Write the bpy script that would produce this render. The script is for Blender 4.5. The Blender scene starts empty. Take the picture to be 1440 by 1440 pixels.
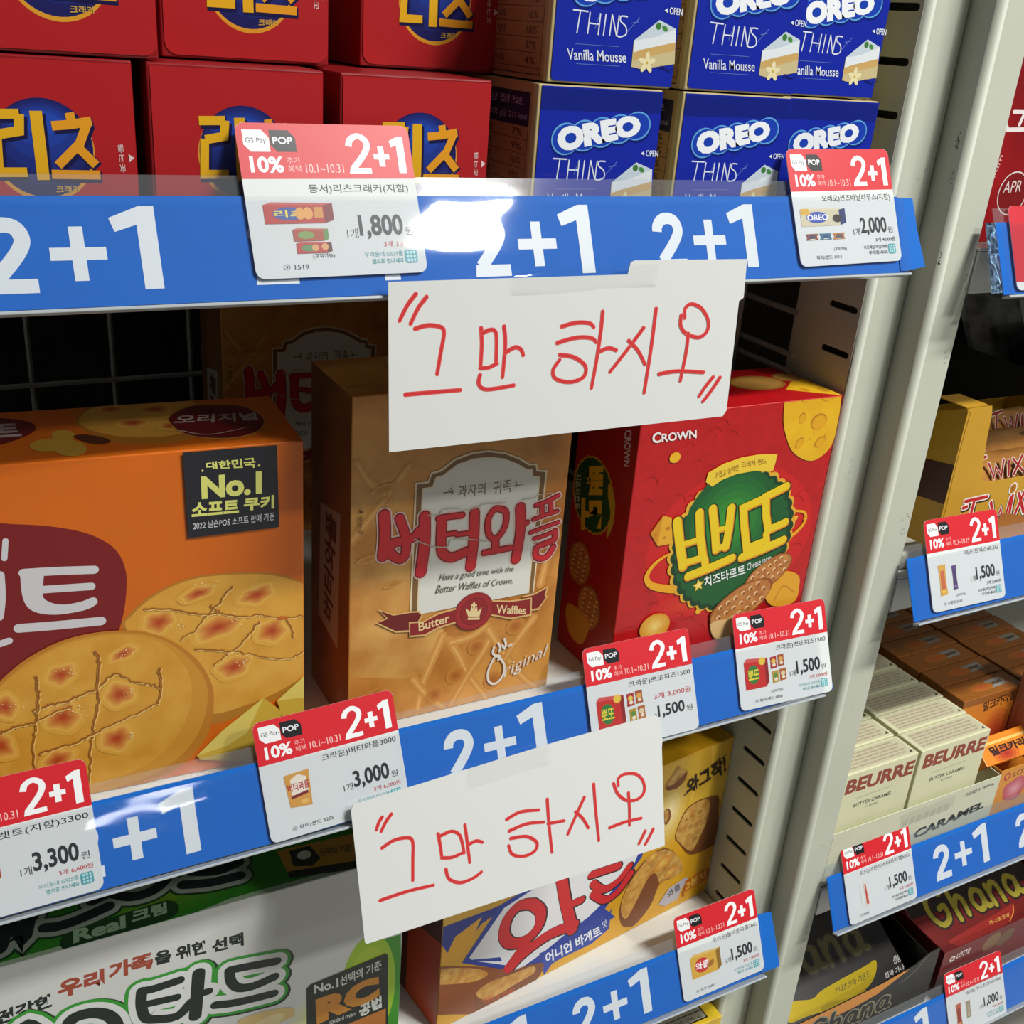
import bpy, bmesh, math, random
from mathutils import Matrix, Vector
random.seed(7)
SC = bpy.context.scene
COL = SC.collection
R = math.radians

# ------------------------------------------------------------------ camera, sky, lamps, exposure
cam_d = bpy.data.cameras.new('camera')
cam_d.sensor_width = 36.0
cam_d.sensor_fit = 'HORIZONTAL'
cam_d.lens = 38.2982
cam_d.clip_start = 0.01
cam_o = bpy.data.objects.new('camera', cam_d)
COL.objects.link(cam_o)
cam_o.matrix_world = Matrix([[0.880469, 0.1308805, -0.4556804, 0.0], [-0.4682974, 0.3900472, -0.7928182, -0.4], [0.0739724, 0.9114458, 0.4047155, 0.0], [0.0, 0.0, 0.0, 1.0]])
SC.camera = cam_o

SC.view_settings.view_transform = 'Standard'
SC.view_settings.look = 'None'
SC.view_settings.exposure = -0.36
SC.view_settings.gamma = 1.0
SC.view_settings.use_curve_mapping = False

world = bpy.data.worlds.new('shop_light')
SC.world = world
world.use_nodes = True
world.node_tree.nodes['Background'].inputs[0].default_value = (0.93, 0.97, 1.0, 1)
world.node_tree.nodes['Background'].inputs[1].default_value = 0.078

def lamp(name, loc, sx, sy, power, color=(1.0, 0.985, 0.95)):
    l = bpy.data.lights.new(name, 'AREA')
    l.shape = 'RECTANGLE'; l.size = sx; l.size_y = sy; l.energy = power; l.color = color
    o = bpy.data.objects.new(name, l); COL.objects.link(o); o.location = loc
    return o
# ceiling light panels over the aisle (they shine straight down)
lamp('ceiling_lamp', (1.15, -1.02, 1.45), 0.90, 0.15, 80)
lamp('ceiling_lamp', (1.34, -1.84, 1.45), 0.24, 0.20, 40)
lamp('ceiling_lamp', (2.9, -2.70, 1.45), 0.44, 0.30, 18)
lamp('ceiling_lamp', (1.1, -8.80, 1.45), 0.9, 0.30, 15)

# ------------------------------------------------------------------ materials
def lin(h):
    h = h.lstrip('#')
    o = []
    for i in (0, 2, 4):
        c = int(h[i:i+2], 16) / 255
        o.append(c / 12.92 if c <= .04045 else ((c + .055) / 1.055) ** 2.4)
    return tuple(o) + (1,)
MATS = {}
def mat(h, rough=.42, metal=0., spec=.5, noise=0., scale=60., bump=0., h2=None, contrast=(.35, .65), coord='Object', detail=4.):
    key = (h, rough, metal, spec, noise, scale, bump, h2, contrast, coord)
    if key in MATS: return MATS[key]
    m = bpy.data.materials.new('paint_' + h.lstrip('#')); m.use_nodes = True
    nt = m.node_tree; b = nt.nodes['Principled BSDF']
    b.inputs['Base Color'].default_value = lin(h)
    b.inputs['Roughness'].default_value = rough
    b.inputs['Metallic'].default_value = metal
    b.inputs['Specular IOR Level'].default_value = spec
    if noise or bump or h2:
        tc = nt.nodes.new('ShaderNodeTexCoord'); n = nt.nodes.new('ShaderNodeTexNoise')
        n.inputs['Scale'].default_value = scale; n.inputs['Detail'].default_value = detail
        nt.links.new(tc.outputs[coord], n.inputs['Vector'])
        if noise or h2:
            r = nt.nodes.new('ShaderNodeValToRGB')
            r.color_ramp.elements[0].position = contrast[0]; r.color_ramp.elements[1].position = contrast[1]
            c = lin(h); c2 = lin(h2) if h2 else tuple(x * (1 - noise) for x in c[:3]) + (1,)
            r.color_ramp.elements[0].color = c2; r.color_ramp.elements[1].color = c
            nt.links.new(n.outputs['Fac'], r.inputs['Fac']); nt.links.new(r.outputs['Color'], b.inputs['Base Color'])
        if bump:
            bp = nt.nodes.new('ShaderNodeBump'); bp.inputs['Strength'].default_value = bump; bp.inputs['Distance'].default_value = .001
            nt.links.new(n.outputs['Fac'], bp.inputs['Height']); nt.links.new(bp.outputs['Normal'], b.inputs['Normal'])
    MATS[key] = m
    return m
def clear_plastic(name, haze=.03, rough=.035, bump=.085, bscale=24., tint=(.97, .985, 1, 1), ior=1.5):
    m = bpy.data.materials.new(name); m.use_nodes = True
    nt = m.node_tree; nt.nodes.clear()
    out = nt.nodes.new('ShaderNodeOutputMaterial'); tr = nt.nodes.new('ShaderNodeBsdfTransparent'); gl = nt.nodes.new('ShaderNodeBsdfGlossy')
    df = nt.nodes.new('ShaderNodeBsdfDiffuse'); df.inputs[0].default_value = (.8, .84, .88, 1)
    tr.inputs[0].default_value = tint; gl.inputs['Roughness'].default_value = rough
    fr = nt.nodes.new('ShaderNodeFresnel'); gm = nt.nodes.new('ShaderNodeNewGeometry'); mr = nt.nodes.new('ShaderNodeMapRange'); mr.inputs[3].default_value = ior; mr.inputs[4].default_value = 1 / ior
    nt.links.new(gm.outputs['Backfacing'], mr.inputs[0]); nt.links.new(mr.outputs[0], fr.inputs[0])
    m1 = nt.nodes.new('ShaderNodeMixShader'); m2 = nt.nodes.new('ShaderNodeMixShader')
    m1.inputs[0].default_value = haze
    nt.links.new(tr.outputs[0], m1.inputs[1]); nt.links.new(df.outputs[0], m1.inputs[2])
    nt.links.new(fr.outputs[0], m2.inputs[0]); nt.links.new(m1.outputs[0], m2.inputs[1]); nt.links.new(gl.outputs[0], m2.inputs[2])
    nt.links.new(m2.outputs[0], out.inputs[0])
    if bump:
        tc = nt.nodes.new('ShaderNodeTexCoord'); mp = nt.nodes.new('ShaderNodeMapping'); mp.inputs['Scale'].default_value = (.55, 1, 1.6)
        n = nt.nodes.new('ShaderNodeTexNoise'); n.inputs['Scale'].default_value = bscale; n.inputs['Detail'].default_value = 1.5
        bp = nt.nodes.new('ShaderNodeBump'); bp.inputs['Strength'].default_value = bump; bp.inputs['Distance'].default_value = .004
        nt.links.new(tc.outputs['Object'], mp.inputs[0]); nt.links.new(mp.outputs[0], n.inputs['Vector'])
        nt.links.new(n.outputs['Fac'], bp.inputs['Height'])
        nt.links.new(bp.outputs['Normal'], gl.inputs['Normal']); nt.links.new(bp.outputs['Normal'], fr.inputs['Normal'])
    return m
PLASTIC = clear_plastic('clear_rail_plastic', haze=.006, tint=(.985, .99, 1, 1))
TAPE = clear_plastic('clear_tape', haze=.0, rough=.05, bump=.10, bscale=50., tint=(1, 1, 1, 1))
LIP = clear_plastic('clear_lip_plastic', haze=.05, rough=.08, bump=.08)
METAL = mat('#c4c8b8', .55, spec=.3, noise=.10, scale=9., contrast=(.3, .7), bump=.02)
WHITE_SHELF = mat('#d9dad2', .3, noise=.05, scale=12.)

# ------------------------------------------------------------------ objects
def link(o, parent=None):
    COL.objects.link(o)
    if parent: o.parent = parent
    return o
def thing(name, label, cat, loc=(0, 0, 0), rot=None, group=None):
    o = bpy.data.objects.new(name, None); o.empty_display_size = .02; COL.objects.link(o)
    m = Matrix.Translation(Vector(loc))
    if rot is not None: m = m @ rot
    o.matrix_world = m
    o['label'] = label; o['category'] = cat
    if group: o['group'] = group
    return o
def mesh_obj(name, verts, faces, mats, parent=None, midx=None, smooth=False):
    me = bpy.data.meshes.new(name); me.from_pydata(verts, [], faces)
    for m in (mats if isinstance(mats, list) else [mats]): me.materials.append(m)
    if midx: me.polygons.foreach_set('material_index', midx)
    if smooth: me.polygons.foreach_set('use_smooth', [True] * len(me.polygons))
    me.update()
    return link(bpy.data.objects.new(name, me), parent)
def bm_obj(name, bm, m, parent=None, smooth=False):
    me = bpy.data.meshes.new(name); bmesh.ops.recalc_face_normals(bm, faces=bm.faces); bm.to_mesh(me); bm.free()
    for x in (m if isinstance(m, list) else [m]): me.materials.append(x)
    if smooth: me.polygons.foreach_set('use_smooth', [True] * len(me.polygons))
    return link(bpy.data.objects.new(name, me), parent)
def bm_box(x0, x1, y0, y1, z0, z1, bevel=0., seg=2, bm=None):
    own = bm is None
    b = bmesh.new()
    bmesh.ops.create_cube(b, size=1.)
    for v in b.verts: v.co = Vector((x0 + (v.co.x + .5) * (x1 - x0), y0 + (v.co.y + .5) * (y1 - y0), z0 + (v.co.z + .5) * (z1 - z0)))
    if bevel: bmesh.ops.bevel(b, geom=list(b.edges), offset=bevel, segments=seg, affect='EDGES', profile=.5)
    if own: return b
    me = bpy.data.meshes.new('tmp'); b.to_mesh(me); b.free(); bm.from_mesh(me); bpy.data.meshes.remove(me)
    return bm
def tube(bm, p, q, r, n=8):
    p, q = Vector(p), Vector(q); d = q - p; L = d.length
    t = bmesh.new(); bmesh.ops.create_cone(t, segments=n, radius1=r, radius2=r, depth=L, cap_ends=True)
    M = Matrix.Translation((p + q) / 2) @ d.to_track_quat('Z', 'Y').to_matrix().to_4x4(); t.transform(M)
    me = bpy.data.meshes.new('tmp'); t.to_mesh(me); t.free(); bm.from_mesh(me); bpy.data.meshes.remove(me)
def slab(name, pts, t, m, parent, n0=0.):
    """flat sheet with outline pts (x,z); front at y=-n0-t, back at y=-n0"""
    n = len(pts)
    vs = [(x, -n0, z) for x, z in pts] + [(x, -n0 - t, z) for x, z in pts]
    fs = [tuple(range(n)), tuple(range(2 * n - 1, n - 1, -1))] + [(i, (i + 1) % n, n + (i + 1) % n, n + i) for i in range(n)]
    bm = bmesh.new(); V = [bm.verts.new(v) for v in vs]
    for f in fs: bm.faces.new([V[i] for i in f])
    return bm_obj(name, bm, m, parent)
def rrect(x0, z0, x1, z1, r, corners=(1, 1, 1, 1), k=5):
    o = []
    for (cx, cz, a0, on) in ((x1 - r, z1 - r, 0, corners[0]), (x0 + r, z1 - r, 90, corners[1]), (x0 + r, z0 + r, 180, corners[2]), (x1 - r, z0 + r, 270, corners[3])):
        if on: o += [(cx + r * math.cos(R(a0 + 90 * i / k)), cz + r * math.sin(R(a0 + 90 * i / k))) for i in range(k + 1)]
        else: o.append({0: (x1, z1), 90: (x0, z1), 180: (x0, z0), 270: (x1, z0)}[a0])
    return o

# ------------------------------------------------------------------ flat print: lettering and pictures on cartons and cards
TXT = {}
def glyphs(s, bold):
    k = (s, bold)
    if k in TXT: return TXT[k]
    c = bpy.data.curves.new('t', 'FONT'); c.body = s; c.offset = bold; c.resolution_u = 3
    o = bpy.data.objects.new('t', c); COL.objects.link(o)
    me = bpy.data.meshes.new_from_object(o.evaluated_get(bpy.context.evaluated_depsgraph_get()))
    vs = [(v.co.x, v.co.y) for v in me.vertices]; fs = [tuple(p.vertices) for p in me.polygons]
    bpy.data.objects.remove(o); bpy.data.curves.remove(c); bpy.data.meshes.remove(me)
    xs = [v[0] for v in vs]; ys = [v[1] for v in vs]
    x0, x1, y0, y1 = min(xs), max(xs), min(ys), max(ys)
    r = ([((x - x0) / (x1 - x0), (y - y0) / (y1 - y0)) for x, y in vs], fs)
    TXT[k] = r
    return r
def preload(strings):
    """all lettering is turned into outlines in one go: one depsgraph pass"""
    todo = [k for k in dict.fromkeys(strings) if k not in TXT]
    obs = []
    for s, bold in todo:
        c = bpy.data.curves.new('t', 'FONT'); c.body = s; c.offset = bold; c.resolution_u = 3
        o = bpy.data.objects.new('t', c); COL.objects.link(o); obs.append(o)
    dg = bpy.context.evaluated_depsgraph_get()
    for (s, bold), o in zip(todo, obs):
        me = bpy.data.meshes.new_from_object(o.evaluated_get(dg))
        vs = [(v.co.x, v.co.y) for v in me.vertices]; fs = [tuple(p.vertices) for p in me.polygons]
        xs = [v[0] for v in vs]; ys = [v[1] for v in vs]
        x0, x1, y0, y1 = min(xs), max(xs), min(ys), max(ys)
        TXT[(s, bold)] = ([((x - x0) / (x1 - x0), (y - y0) / (y1 - y0)) for x, y in vs], fs)
        bpy.data.meshes.remove(me)
    for o in obs:
        c = o.data; bpy.data.objects.remove(o); bpy.data.curves.remove(c)

def mixhex(a, b, t):
    A = [int(a.lstrip('#')[i:i+2], 16) for i in (0, 2, 4)]; B = [int(b.lstrip('#')[i:i+2], 16) for i in (0, 2, 4)]
    return '#%02x%02x%02x' % tuple(int(round(x + (y - x) * t)) for x, y in zip(A, B))
class Art:
    """flat printed shapes in the (u, v) plane O + u*U + v*W; every layer lies about a hundredth of a millimetre above the last"""
    STEP = 1.1e-5
    def __init__(s, O, U, W, clip=None, base=1, rough=.4):
        s.O, s.U, s.W = Vector(O), Vector(U), Vector(W); s.N = s.U.cross(s.W)
        s.v = []; s.f = []; s.mi = []; s.m = []; s.clip = clip; s.L = base; s.rough = rough
    def _m(s, c):
        m = mat(c, s.rough) if isinstance(c, str) else c
        if m not in s.m: s.m.append(m)
        return s.m.index(m)
    def up(s): s.L += .5
    def mu(s): s.L += .14
    def _add(s, pts, faces, c, ramp=None):
        b = len(s.v); mi = s._m(c)
        for i, (u, v) in enumerate(pts): s.v.append(tuple(s.O + s.U * u + s.W * v + s.N * ((s.L + (ramp[i] if ramp else 0)) * s.STEP)))
        for f in faces: s.f.append(tuple(i + b for i in f)); s.mi.append(mi)
    def _clip(s, pts):
        if not s.clip: return pts
        x0, y0, x1, y1 = s.clip
        def cut(P, ax, lim, sign):
            o = []
            for i in range(len(P)):
                a, b = P[i - 1], P[i]
                ia, ib = sign * (a[ax] - lim) <= 0, sign * (b[ax] - lim) <= 0
                if ia != ib:
                    t = (lim - a[ax]) / (b[ax] - a[ax]); o.append((a[0] + t * (b[0] - a[0]), a[1] + t * (b[1] - a[1])))
                if ib: o.append(b)
            return o
        for ax, lim, sg in ((0, x0, -1), (0, x1, 1), (1, y0, -1), (1, y1, 1)):
            if len(pts) < 3: return []
            pts = cut(pts, ax, lim, sg)
        return pts
    def poly(s, pts, c, up=True):
        pts = s._clip(list(pts))
        if len(pts) >= 3: s._add(pts, [tuple(range(len(pts)))], c)
        s.up() if up else s.mu()
    def curve(s, pts, c, k=5, up=True):
        """closed smooth outline through pts"""
        s.poly(spline(pts, k, True), c, up)
    def ell(s, cx, cy, rx, ry, c, rot=0, n=32, up=True, wob=0):
        a = R(rot); o = []
        for i in range(n):
            t = 2 * math.pi * i / n; w = 1 + wob * math.sin(5 * t + cx * 900) + wob * .7 * math.sin(3 * t + cy * 700)
            x, y = rx * w * math.cos(t), ry * w * math.sin(t)
            o.append((cx + x * math.cos(a) - y * math.sin(a), cy + x * math.sin(a) + y * math.cos(a)))
        s.poly(o, c, up)
    def blob(s, cx, cy, rx, ry, c0, c1, rot=0, n=6, wob=0., kx=0., ky=0.):
        """soft patch: tones run from c0 (rim) to c1 (middle)"""
        for i in range(n):
            t = i / max(1, n - 1); k = 1 - t * .85
            s.ell(cx + kx * t * rx, cy + ky * t * ry, rx * k, ry * k, mixhex(c0, c1, t), rot, 28, False, wob)
        s.up()
    def stroke(s, pts, w, c, w2=None, cap=True, k=4, up=True, smooth=True):
        if smooth and len(pts) > 2: pts = spline(pts, k, False)
        P = [Vector(pts[0])]
        for q in pts[1:]:
            if (Vector(q) - P[-1]).length > 1e-6: P.append(Vector(q))
        w2 = w if w2 is None else w2; n = len(P)
        if n < 2: return
        D = [(P[i + 1] - P[i]).normalized() for i in range(n - 1)]
        A, B = [], []
        for i in range(n):
            r = (w + (w2 - w) * i / (n - 1)) / 2
            d0, d1 = D[max(i - 1, 0)], D[min(i, n - 2)]; d = d0 + d1
            if d.length < .3: d = d0.copy()
            d.normalize(); m = min(1.6, 1 / max(.35, d.dot(d0))); p = Vector((-d.y, d.x)) * r * m
            A.append(tuple(P[i] + p)); B.append(tuple(P[i] - p))
        def capf(i, sgn):
            r = (w + (w2 - w) * i / (n - 1)) / 2; d = D[min(i, n - 2)] * sgn; p = Vector((-d.y, d.x))
            return [tuple(P[i] + p * r * math.cos(q) + d * r * math.sin(q)) for q in [j * math.pi / 8 for j in range(9)]]
        if s.clip:
            for i in range(n - 1):
                q = s._clip([A[i], B[i], B[i + 1], A[i + 1]])
                if len(q) > 2: s._add(q, [tuple(range(len(q)))], c, [.3 * i / n] * len(q))
            s.L += .3
        else: s._add(A + B, [(i, n + i, n + i + 1, i + 1) for i in range(n - 1)], c, [.3 * (i % n) / n for i in range(2 * n)]); s.L += .3
        if cap:
            for i, g in ((0, -1), (n - 1, 1)):
                q = s._clip(capf(i, g))
                if len(q) > 2: s._add(q, [tuple(range(len(q)))], c, [.1 + .1 * (g > 0)] * len(q))
        s.up() if up else s.mu()
    def strokes(s, L, w, c, **k):
        for p in L: s.stroke(p, w, c, up=False, **k)
        s.up()
    def text(s, t, quad, c, bold=0., up=True):
        """quad: bottom-left, bottom-right, top-right, top-left of the inked area"""
        P, F = glyphs(t, bold); bl, br, tr, tl = quad
        o = []
        for x, y in P:
            o.append(tuple(bl[i] * (1 - x) * (1 - y) + br[i] * x * (1 - y) + tr[i] * x * y + tl[i] * (1 - x) * y for i in (0, 1)))
        if s.clip:
            x0, y0, x1, y1 = s.clip
            o = [(min(max(a, x0), x1), min(max(b, y0), y1)) for a, b in o]
        s._add(o, F, c)
        s.up() if up else s.mu()
    def tbox(s, t, x0, y0, x1, y1, c, bold=0., shear=0., up=True):
        k = shear * (y1 - y0)
        s.text(t, [(x0, y0), (x1, y0), (x1 + k, y1), (x0 + k, y1)], c, bold, up)
    def build(s, name, parent):
        if not s.f: return None
        return mesh_obj(name, s.v, s.f, s.m, parent, s.mi)
def spline(P, k, closed):
    n = len(P); o = []
    rng = range(n) if closed else range(n - 1)
    for i in rng:
        g = (lambda j: P[j % n]) if closed else (lambda j: P[min(max(j, 0), n - 1)])
        p0, p1, p2, p3 = g(i - 1), g(i), g(i + 1), g(i + 2)
        for j in range(k):
            t = j / k
            o.append(tuple(.5 * (2 * p1[d] + (p2[d] - p0[d]) * t + (2 * p0[d] - 5 * p1[d] + 4 * p2[d] - p3[d]) * t * t + (3 * p1[d] - p0[d] - 3 * p2[d] + p3[d]) * t ** 3) for d in (0, 1)))
    if not closed: o.append(tuple(P[-1]))
    return o
def front(w, d, h, m=.0004, rough=.4): return Art((-w / 2, -d / 2, 0), (1, 0, 0), (0, 0, 1), (m, m, w - m, h - m), rough=rough)
def left(w, d, h, m=.0004, rough=.4): return Art((-w / 2, d / 2, 0), (0, -1, 0), (0, 0, 1), (m, m, d - m, h - m), rough=rough)
def top(w, d, h, m=.0004, rough=.4): return Art((-w / 2, -d / 2, h), (1, 0, 0), (0, 1, 0), (m, m, w - m, d - m), rough=rough)
def right(w, d, h, m=.0004, rough=.4): return Art((w / 2, -d / 2, 0), (0, 1, 0), (0, 0, 1), (m, m, d - m, h - m), rough=rough)
def copy_thing(o, loc, label, group=None, rot=None):
    r = o.copy(); COL.objects.link(r)
    m = Matrix.Translation(Vector(loc))
    r.matrix_world = m @ (rot if rot is not None else o.matrix_world.to_3x3().to_4x4())
    r['label'] = label
    if group: r['group'] = group
    for ch in o.children:
        c = ch.copy(); COL.objects.link(c); c.parent = r
        for g in ch.children:
            q = g.copy(); COL.objects.link(q); q.parent = c
    return r


# ------------------------------------------------------------------ the place: floor
fl = mesh_obj('floor', [(-4, -10, -1.2), (4, -10, -1.2), (4, 2, -1.2), (-4, 2, -1.2)], [(0, 1, 2, 3)], mat('#b9b7ae', .35, noise=.1, scale=3.))
fl['kind'] = 'structure'

# ------------------------------------------------------------------ shelving frame: uprights, shelf boards, wire backs
def upright(x0, x1, yf, slots, label, depth=.052, z0=-1.2, z1=.42):
    t = thing('upright_post', label, 'post', (x0, yf, 0), group=None)
    w = x1 - x0; r = .0038
    prof = [(0, depth), (0, r)] + [(r - r * math.cos(R(a)), r - r * math.sin(R(a))) for a in (15, 30, 45, 60, 75)] + [(r, 0), (w - .001, 0), (w, .001), (w, depth)]
    n = len(prof)
    vs = [(x, y, z) for z in (z0, z1) for x, y in prof]
    bm = bmesh.new(); V = [bm.verts.new(v) for v in vs]
    for i in range(n):
        if i == 0 and slots: continue
        j = (i + 1) % n; f = bm.faces.new([V[i], V[j], V[n + j], V[n + i]])
        f.smooth = 1 <= i <= 6
    bm.faces.new([V[n + i] for i in range(n)])
    bm_obj('post_shell', bm, METAL, t)
    if slots:
        bm = bmesh.new()
        pitch = .02465; k0 = int((z1 - .012) / pitch); zs = []
        k = -k0
        z = -.0010 - k * pitch
        while z > z0 + .03:
            zs.append(z); z -= pitch
        ya, yb = .0060, .0275
        top_z = z1
        for i, z in enumerate(zs):
            a, b = z + pitch / 2, z - pitch / 2
            if i == 0: a = z1
            if i == len(zs) - 1: b = z0
            outer = [(r, a), (depth, a), (depth, b), (r, b)]
            hh = .00185; inner = []
            for ang in range(-90, 91, 30): inner.append((yb - hh + hh * math.cos(R(ang)), z + hh * math.sin(R(ang))))
            for ang in range(90, 271, 30): inner.append((ya + hh + hh * math.cos(R(ang)), z + hh * math.sin(R(ang))))
            es = []
            for loop in (outer, inner):
                vv = [bm.verts.new((0, y, zz)) for y, zz in loop]
                es += [bm.edges.new((vv[q], vv[(q + 1) % len(vv)])) for q in range(len(vv))]
            bmesh.ops.triangle_fill(bm, use_beauty=True, edges=es)
            # turned-in rim of the slot
            m = len(inner); va = [bm.verts.new((0, y, zz)) for y, zz in inner]; vb = [bm.verts.new((.0012, y, zz)) for y, zz in inner]
            for q in range(m): bm.faces.new([va[q], va[(q + 1) % m], vb[(q + 1) % m], vb[q]])
        bm_obj('slotted_side', bm, METAL, t)
        # scuffs on the paint
    return t
up1 = upright(.4410, .4680, .010, True, 'light grey upright post with a column of black slots in its side', z1=.42)
up2 = upright(.4685, .4930, -.0082, False, 'light grey upright post at the left end of the chocolate bay', depth=.066)
upright(-.478, -.450, 0.0, False, 'light grey upright post at the far left end of the biscuit bay')
upright(1.36, 1.389, -.0135, False, 'light grey upright post at the far right end of the chocolate bay', depth=.066)
# pen marks and scuffs on the chocolate-bay post
sc = Art((0, 0, 0), (1, 0, 0), (0, 0, 1), rough=.6)
rnd = random.Random(3)
for cx, cz, n, sp in ((.0225, -.105, 22, .004), (.0195, -.145, 10, .003), (.018, -.247, 12, .006), (.021, -.31, 8, .005), (.014, -.37, 5, .006), (.022, -.56, 6, .006), (.012, -.48, 5, .01)):
    for _ in range(n):
        x = cx + rnd.uniform(-.5, .5) * sp; z = cz + rnd.uniform(-1, 1) * sp * 1.4
        sc.stroke([(x, z), (x + rnd.uniform(-.0012, .0012), z + rnd.uniform(-.0016, .0016))], rnd.uniform(.00012, .0003), '#74776c', up=False)
sc.build('scuff_marks', up2)['kind'] = 'stuff'
sc = Art((0, .0038, 0), (0, -1, 0), (0, 0, 1), rough=.6)
for cx, cz, n, sp in ((-.004, -.035, 16, .0022), (-.003, -.052, 10, .002), (.0015, -.092, 8, .002)):
    for _ in range(n):
        x = cx + rnd.uniform(-.5, .5) * sp; z = cz + rnd.uniform(-1, 1) * sp * 2
        sc.ell(x, z, rnd.uniform(.0002, .0006), rnd.uniform(.0002, .0009), '#6b6e64', up=False, n=7)
sc.build('scuff_marks', up2)['kind'] = 'stuff'
sc = Art((0, 0, 0), (1, 0, 0), (0, 0, 1), rough=.6)
for cx, cz, n, sp in ((.022, -.045, 14, .006), (.017, -.055, 3, .003), (.012, -.215, 8, .005), (.02, .05, 4, .01)):
    for _ in range(n):
        x = cx + rnd.uniform(-.3, .3) * sp; z = cz + rnd.uniform(-1, 1) * sp * 1.5
        sc.stroke([(x, z), (x + rnd.uniform(-.0008, .0008), z + rnd.uniform(-.0018, .0018))], .00016, '#8a8d80', up=False)
sc.build('scuff_marks', up1)['kind'] = 'stuff'

def shelf(x0, x1, z, label, y0=.0035, y1=.385):
    t = thing('shelf_board', label, 'shelf', ((x0 + x1) / 2, (y0 + y1) / 2, z)); w = x1 - x0; d = y1 - y0
    bm_obj('top_panel', bm_box(-w / 2, w / 2, -d / 2, d / 2, -.0016, 0, .0006), WHITE_SHELF, t)
    bm_obj('front_flange', bm_box(-w / 2, w / 2, -d / 2, -d / 2 + .0014, -.024, -.0017, .0004), WHITE_SHELF, t)
    bm_obj('back_flange', bm_box(-w / 2, w / 2, d / 2 - .0014, d / 2, -.024, -.0017, .0004), WHITE_SHELF, t)
    for s in (-1, 1): bm_obj('side_flange', bm_box(s * w / 2 - (.0014 if s > 0 else 0), s * w / 2 + (0 if s > 0 else .0014), -d / 2 + .002, d / 2 - .002, -.024, -.0017, .0004), WHITE_SHELF, t)
    return t
ZS = {1: -.0760, 2: -.3250, 3: -.5515, 4: -.7800}
for k, lb in ((1, 'white steel shelf under the red cracker and blue cookie cartons'), (2, 'white steel shelf under the waffle, cheese cracker and orange cookie cartons'),
              (3, 'white steel shelf under the yellow snack carton and green cake carton'), (4, 'white steel shelf at the bottom under the yellow box with a grey label')):
    shelf(-.449, .4403, ZS[k], lb)
ZR = {1: -.0870, 2: -.2810, 3: -.5220, 4: -.7090}
for k, lb in ((1, 'white steel shelf under the red packet of the chocolate bay'), (2, 'white steel shelf under the golden display tray'),
              (3, 'white steel shelf under the caramel boxes'), (4, 'white steel shelf under the black and red chocolate trays')):
    shelf(.4936, 1.359, ZR[k], lb, y0=-.0085)

WIRE = mat('#9a9c98', .35, metal=.2)
def wire_panel(label, x0, x1, y, z0, z1, dx, dz, xo=0., zo=0.):
    t = thing('wire_back_panel', label, 'wire panel', ((x0 + x1) / 2, y, z0))
    cx = (x0 + x1) / 2; n = 0
    bm = bmesh.new(); tube(bm, (0, 0, 0), (0, 0, z1 - z0), .0019, 6); proto = bm_obj('upright_wire', bm, WIRE, t)
    xs = []; x = x0 + xo
    while x <= x1: xs.append(x - cx); x += dx
    proto.location = (xs[0], 0, 0)
    for xx in xs[1:]:
        c = proto.copy(); COL.objects.link(c); c.location = (xx, 0, 0)
    bm = bmesh.new(); tube(bm, (x0 - cx, -.0036, 0), (x1 - cx, -.0036, 0), .0019, 6); proto = bm_obj('cross_wire', bm, WIRE, t)
    z = zo; zz = []
    while z <= z1 - z0: zz.append(z); z += dz
    proto.location = (0, 0, zz[0])
    for q in zz[1:]:
        c = proto.copy(); COL.objects.link(c); c.location = (0, 0, q)
    return t
wire_panel('grey wire grid closing the back of the biscuit bay', -.44, .42, .393, -.78, .40, .0545, .0545, xo=0.0127, zo=.039)
# wire side guard standing on the middle shelf beside the slotted post
t = thing('wire_divider', 'grey wire side guard standing on the middle shelf behind the slotted post', 'wire panel', (.4335, .25, ZS[2]))
for z in (.012, .048, .084, .120, .158, .1675, .1915, .212):
    bm = bmesh.new(); tube(bm, (0, -.200, z), (0, .125, z), .0017, 8); bm_obj('divider_wire', bm, WIRE, t)
for y in (-.154, -.02, .115):
    bm = bmesh.new(); tube(bm, (-.0034, y, .0005), (-.0034, y, .216), .0017, 8); bm_obj('divider_wire', bm, WIRE, t)
t = thing('bay_shade_sheet', 'added dark sheet standing in for the shaded depth between the two shelf bays', 'panel', (.478, .26, -1.2))  # added sheet; its dark grey stands for the unlit inside of the next bay
bm_obj('sheet', bm_box(-.0008, .0008, -.195, .195, 0, 1.6, .0003), mat('#55534f', .5), t)
bm_obj('sheet_edge', bm_box(-.0016, .0016, -.1965, -.1951, 0, 1.6, .0003), mat('#77756f', .5), t)
t = thing('back_shade_panel', 'added dark panel standing in for the dim space and goods behind the wire grid', 'panel', (.45, .47, -1.2))  # added panel; near-black colour stands for the gloom and goods beyond the grid
bm_obj('sheet', bm_box(-.95, .95, 0, .002, 0, 1.75, .0004), mat('#26282a', .28, noise=.5, scale=14.), t)

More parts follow.
